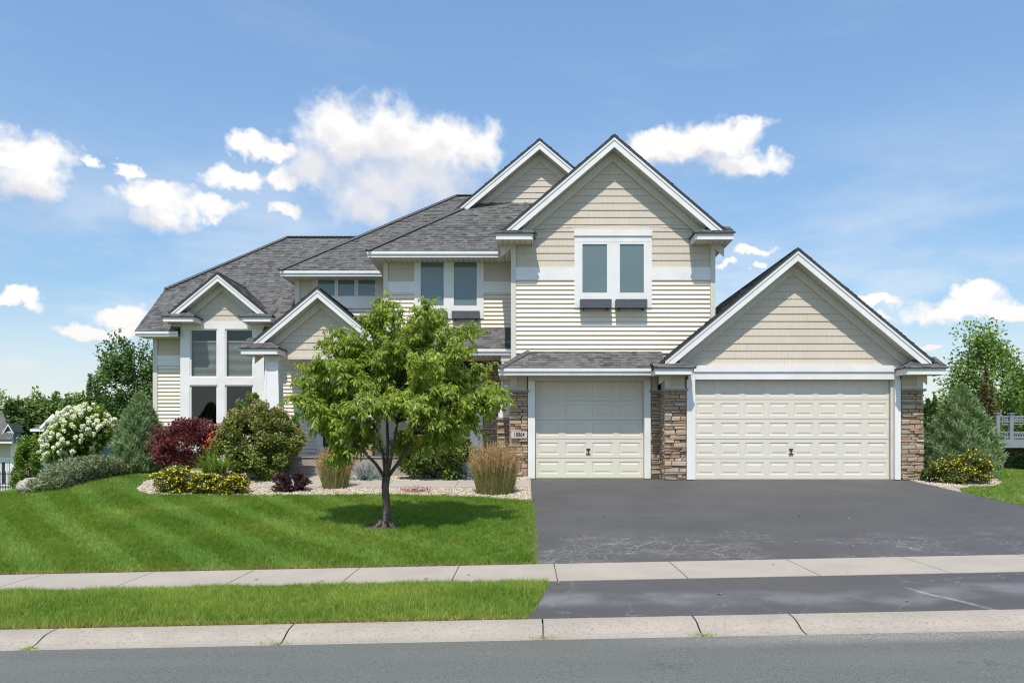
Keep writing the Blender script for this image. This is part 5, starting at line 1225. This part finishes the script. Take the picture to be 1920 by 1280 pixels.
# pebbles
OCT = (np.array([(1,0,0),(0,1,0),(-1,0,0),(0,-1,0),(0,0,.6),(0,0,-.6)], float), np.array([(0,1,4),(1,2,4),(2,3,4),(3,0,4),(1,0,5),(2,1,5),(3,2,5),(0,3,5)]))
Xp, Yp = field(-9.2, .1, 16.3, 21.2, 26000, lambda X, Y: (Y > backv(X)-.04) & ~((X > -4.72) & (Y > 18.24) & (Y < 19.36)) & ~((X > -6.11) & (X < -4.7) & (Y > 18.24) & (Y < 20.45)) & ~((Y > 20.45) & (X > -7.3)))
Xq, Yq = field(9.44, 12, 18.1, 20, 2200, lambda X, Y: Y > sidev(X)-.05)
for nm, X, Y in (('gravel', Xp, Yp), ('gravel', Xq, Yq)):
    n = len(X); P = np.stack([X, Y, gzv(X, Y)+.006], 1); V, Fc, k = inst(OCT, P, rand_dirs(n), rand_dirs(n), .022*rng.uniform(.5, 1.3, n)); tag(np_mesh(nm, V, Fc, np.repeat(rng.random(n)**1.5, k), PEBBLE), 'cream gravel in the front bed' if X is Xp else 'cream gravel beside the right pier', 'gravel', kind='stuff')
# a few fallen leaves on the drive and kerb
n = 26; X = np.concatenate([rng.uniform(.3, 8, 18), rng.uniform(-4, 1, 8)]); Y = np.concatenate([rng.uniform(8, 18, 18), rng.uniform(8, 10.5, 8)])
P = np.stack([X, Y, gzv(X, Y)+.015], 1); tag(leaves('fallen_leaves', RHOMB, P, rand_dirs(n)*np.array([1, 1, .1]), np.tile(np.array([[0, 0, 1.]]), (n, 1)), .06*rng.uniform(.6, 1.2, n), rng.random(n), LM_TAN, None), 'dry leaves scattered on the driveway', 'leaves', kind='stuff')
# boulder
def boulder(px, py, Y, r, label, seed):
    rr = random.Random(seed); import bmesh
    bm = bmesh.new(); bmesh.ops.create_icosphere(bm, subdivisions=3, radius=1)
    for v in bm.verts:
        c = v.co; k = 1+.13*math.sin(c.x*3+seed)+.10*math.sin(c.y*4.1+c.z*3)+.05*math.sin(c.x*9+c.z*8); v.co = Vector((c.x*r*1.35*k, c.y*r*k, c.z*r*.68*k))
    me = bpy.data.meshes.new('boulder'); bm.to_mesh(me); bm.free(); me.materials.append(mat('boulder_stone', (.45, .40, .34), (.33, .29, .25), .9, 5, bump=.6, bscale=25)); me.polygons.foreach_set('use_smooth', [True]*len(me.polygons))
    tag(link(bpy.data.objects.new('boulder', me), None, W(px, py, Y)), label, 'boulder')
boulder(53, 912, 18.0, .20, 'pale boulder at the left end of the spreading juniper', 2); boulder(63, 903, 18.5, .16, 'smaller boulder behind the pale boulder', 5)
# ------------------------------------------------------------------ neighbours
SLB = mat('blue_grey_siding', (.10, .155, .18), (.085, .135, .16), .7, 4)
def simple_window(parent, x0, x1, y, z0, z1, fr=.12):
    w = MB().build('window', WHITE, parent, fix=False)
    mb = MB(); mb.box(x0-fr, x0, y-.06, y+.02, z0-fr, z1+fr); mb.box(x1, x1+fr, y-.06, y+.02, z0-fr, z1+fr); mb.box(x0, x1, y-.06, y+.02, z0-fr, z0); mb.box(x0, x1, y-.06, y+.02, z1, z1+fr); mb.box((x0+x1)/2-.04, (x0+x1)/2+.04, y-.05, y+.02, z0, z1); mb.build('frame', WHITE, w)
    mb = MB(); mb.box(x0, x1, y-.02, y-.01, z0, z1); mb.build('pane', mat('far_glass', (.03, .04, .045), None, .1, spec=.6), w); return w
def npart(name, m, fn, parent): mb = MB(); fn(mb); return mb.build(name, m, parent)
n1 = empty('neighbouring_house', (wx(-60, 50), 50, -2.2), 'tan neighbouring house with white corner and curtained window at the far left edge', 'house')
Yn = 50; x1n = wx(27, Yn); x0n = x1n-12; ztn = wz(831, Yn)
npart('wall', BODY, lambda b: b.box(x0n, x1n, Yn, Yn+9, -3, ztn), n1)
TAN = SHAKE
boards(n1, Yn-.01, [(x0n, wz(858, Yn)), (x1n-.2, wz(858, Yn)), (x1n-.2, ztn), (x0n, ztn)], wz(858, Yn), .24, 'shake_course')
npart('corner_board', WHITE, lambda b: b.box(x1n-.19, x1n+.02, Yn-.07, Yn, -2.6, ztn), n1)
npart('fascia', WHITE, lambda b: b.box(x0n, x1n+.35, Yn-.8, Yn-.7, ztn, ztn+.2), n1)
npart('soffit', SOFFIT, lambda b: b.box(x0n, x1n+.33, Yn-.7, Yn, ztn, ztn+.02), n1)
roof_plane([(x0n, Yn-.82, ztn+.21), (x1n+.36, Yn-.82, ztn+.21), (x1n-.8, Yn+1.2, ztn+.62), (x0n, Yn+1.2, ztn+.62)], n1, 901, exp=.25)
npart('band_board', WHITE, lambda b: b.box(x0n, x1n-.2, Yn-.06, Yn, wz(862, Yn), wz(858, Yn)), n1)
simple_window(n1, wx(-14, Yn), wx(20, Yn), Yn-.02, wz(907, Yn), wz(866, Yn), .12)
npart('curtain', WHITE, lambda b: [b.box(wx(11, Yn)+i*.07, wx(11, Yn)+i*.07+.05, Yn-.07-.015*(i % 2), Yn-.045, wz(906, Yn), wz(867, Yn)) for i in range(4)], n1)
n0 = empty('neighbouring_house', (wx(-30, 105), 105, -3), 'blue-grey house with a windowed dormer, above the tan house roof', 'house')
Yb_ = 100; bx0_, bx1_ = wx(-90, Yb_), wx(30, Yb_); zbe = wz(828, Yb_)
npart('wall', SLB, lambda b: b.box(bx0_, bx1_-.5, Yb_, Yb_+9, -3.2, zbe), n0)
roof_plane([(bx0_, Yb_-.6, zbe), (bx1_, Yb_-.6, zbe), (wx(6, Yb_+4), Yb_+4, wz(774, Yb_+4)), (bx0_, Yb_+4, wz(774, Yb_+4))], n0, 903, exp=.4)
dx0, dx1, dzt, dza = wx(17, Yb_), wx(32, Yb_), wz(810, Yb_), wz(797, Yb_); xm = (dx0+dx1)/2
npart('dormer_wall', SLB, lambda b: b.prism([(dx0, Yb_-.7, zbe-.3), (dx1, Yb_-.7, zbe-.3), (dx1, Yb_-.7, dzt), (xm, Yb_-.7, dza), (dx0, Yb_-.7, dzt)], (0, 1.5, 0)), n0)
for xe in (dx0-.18, dx1+.18):
    npart('dormer_rake', WHITE, lambda b: b.prism([(xm, Yb_-1, dza+.16), (xe, Yb_-1, dzt-.06), (xe, Yb_-1, dzt-.26), (xm, Yb_-1, dza-.06)], (0, .12, 0)), n0)
    npart('dormer_roof', ROOFB, lambda b: b.prism([(xm, Yb_-1, dza+.18), (xe, Yb_-1, dzt-.04), (xe, Yb_+1.2, dzt-.04), (xm, Yb_+1.2, dza+.18)], (0, 0, .06)), n0)
simple_window(n0, wx(20, Yb_), wx(29, Yb_), Yb_-.72, wz(822, Yb_), wz(811, Yb_), .1)
n2 = empty('neighbouring_house', (wx(92, 62), 62, -3), 'distant house with steep dark roof between trees, left of the hydrangea', 'house')
Yq = 62; a0, a1 = wx(75, Yq), wx(160, Yq); ze2 = wz(804, Yq)
npart('wall', SLB, lambda b: b.box(a0, a1, Yq, Yq+8, -3.3, ze2), n2)
roof_plane([(a0-.4, Yq-.5, ze2), (a1, Yq-.5, ze2), (a1, Yq+3, wz(768, Yq)), (a0+1.0, Yq+3, wz(768, Yq))], n2, 902, exp=.35)
gxm, gx0, gx1 = wx(98, Yq-1), wx(79, Yq-1), wx(117, Yq-1); gt, gb_ = wz(779, Yq-1), wz(799, Yq-1)
npart('gable_wall', SLB, lambda b: b.prism([(gx0, Yq-.8, gb_), (gx1, Yq-.8, gb_), (gxm, Yq-.8, gt)], (0, 3, 0)), n2)
for s, xe in ((-1, gx0-.2), (1, gx1+.2)): npart('rake_board', WHITE, lambda b: b.prism([(gxm, Yq-1, gt+.15), (xe, Yq-1, gb_-.05), (xe, Yq-1, gb_-.3), (gxm, Yq-1, gt-.15)], (0, .15, 0)), n2)
npart('fascia', WHITE, lambda b: b.box(a0-.4, a1, Yq-.6, Yq-.5, ze2-.2, ze2-.01), n2); npart('corner_board', WHITE, lambda b: b.box(a0-.02, a0+.25, Yq-.08, Yq-.001, -3, ze2-.2), n2)
simple_window(n2, wx(97, Yq-1), wx(104, Yq-1), Yq-.83, wz(797, Yq-1), wz(786, Yq-1), .08); simple_window(n2, wx(79, Yq), wx(86, Yq), Yq-.02, wz(830, Yq), wz(812, Yq), .12)
# black metal fence
fe = empty('metal_fence', (wx(40, 33), 33, -1.9), 'thin black metal fence left of the boulders', 'fence'); mb = MB(); fx0, fx1 = wx(-20, 33), wx(64, 33); fz = wz(912, 33)
zt3 = wz(883, 33)
mb.box(fx0, fx1, 33, 33.03, zt3-.12, zt3-.09); mb.box(fx0, fx1, 33, 33.03, fz+.1, fz+.13); mb.build('rail', METAL, fe)
mb = MB(); x = fx0
while x < fx1: mb.box(x, x+.018, 32.99, 33.008, fz-.3, zt3); x += .11
tag(mb.build('pickets', METAL, fe), kind='stuff')
for x in (fx0, fx0+1.2, fx1): mb = MB(); mb.box(x-.03, x+.03, 32.97, 33.03, fz-.4, zt3+.05); mb.build('post', METAL, fe)
# raised deck on the right
GREYP = mat('grey_deck_paint', (.23, .26, .275), (.19, .215, .23), .6, 4, dirt=((.2, .2, .2), 2, .4))
DW = mat('dark_deck_wood', (.05, .035, .025), (.03, .022, .017), .85, 6)
dk = empty('raised_deck', (16.5, 28, -.3), 'grey raised deck with railing at the right edge', 'deck'); Yk = 27; xk = wx(1870, Yk); zk = wz(823, Yk)
mb = MB(); mb.box(xk, xk+7, Yk, Yk+.05, zk-.29, zk); mb.build('rim_board', GREYP, dk)
for i in range(20): mb = MB(); mb.box(xk, xk+7, Yk+.052+i*.15, Yk+.192+i*.15, zk-.035, zk+.0); mb.build('deck_board', GREYP, dk)
mb = MB(); mb.box(xk+.05, xk+.1, Yk+.06, Yk+3.2, zk-.28, zk-.04); mb.box(xk+.05, xk+7, Yk+.3, Yk+.36, zk-.45, zk-.29); mb.build('joist', DW, dk)
zr0, zr1 = zk+.10, wz(779, Yk)
for x, yy in ((xk+.05, Yk+.08), (wx(1898, Yk), Yk+.08), (xk+2.3, Yk+.08), (xk+4.2, Yk+.08), (xk+.05, Yk+3.0), (xk+1.1, Yk+3.0)):
    mb = MB(); mb.box(x-.06, x+.06, yy-.06, yy+.06, zk+.001, zr1+.06); mb.box(x-.085, x+.085, yy-.085, yy+.085, zr1+.061, zr1+.10); mb.build('railing_post', GREYP, dk)
for (xa, xb, ya, yb) in ((xk+.12, xk+7, Yk+.06, Yk+.10), (xk+.03, xk+.07, Yk+.15, Yk+2.9), (xk+.12, xk+7, Yk+2.98, Yk+3.02)):
    for za, zb_ in ((zr1-.05, zr1), (zr1-.22, zr1-.18), (zr0+.12, zr0+.16), (zr0-.04, zr0)):
        mb = MB(); mb.box(xa, xb, ya, yb, za, zb_); mb.build('rail', GREYP, dk)
mb = MB(); x = xk+.2
while x < xk+7:
    mb.box(x, x+.025, Yk+.07, Yk+.09, zr1-.18, zr1-.05); mb.box(x, x+.025, Yk+.07, Yk+.09, zr0, zr0+.12); x += .085
tag(mb.build('balusters', GREYP, dk), kind='stuff')
mb = MB(); mb.box(wx(1886, Yk+.6), wx(1893, Yk+.6)+.05, Yk+.55, Yk+.72, -.8, zk-.29); mb.build('support_post', DW, dk)
mb = MB(); mb.box(xk+4.2, xk+4.35, Yk+.55, Yk+.72, -.9, zk-.29); mb.build('support_post', DW, dk)
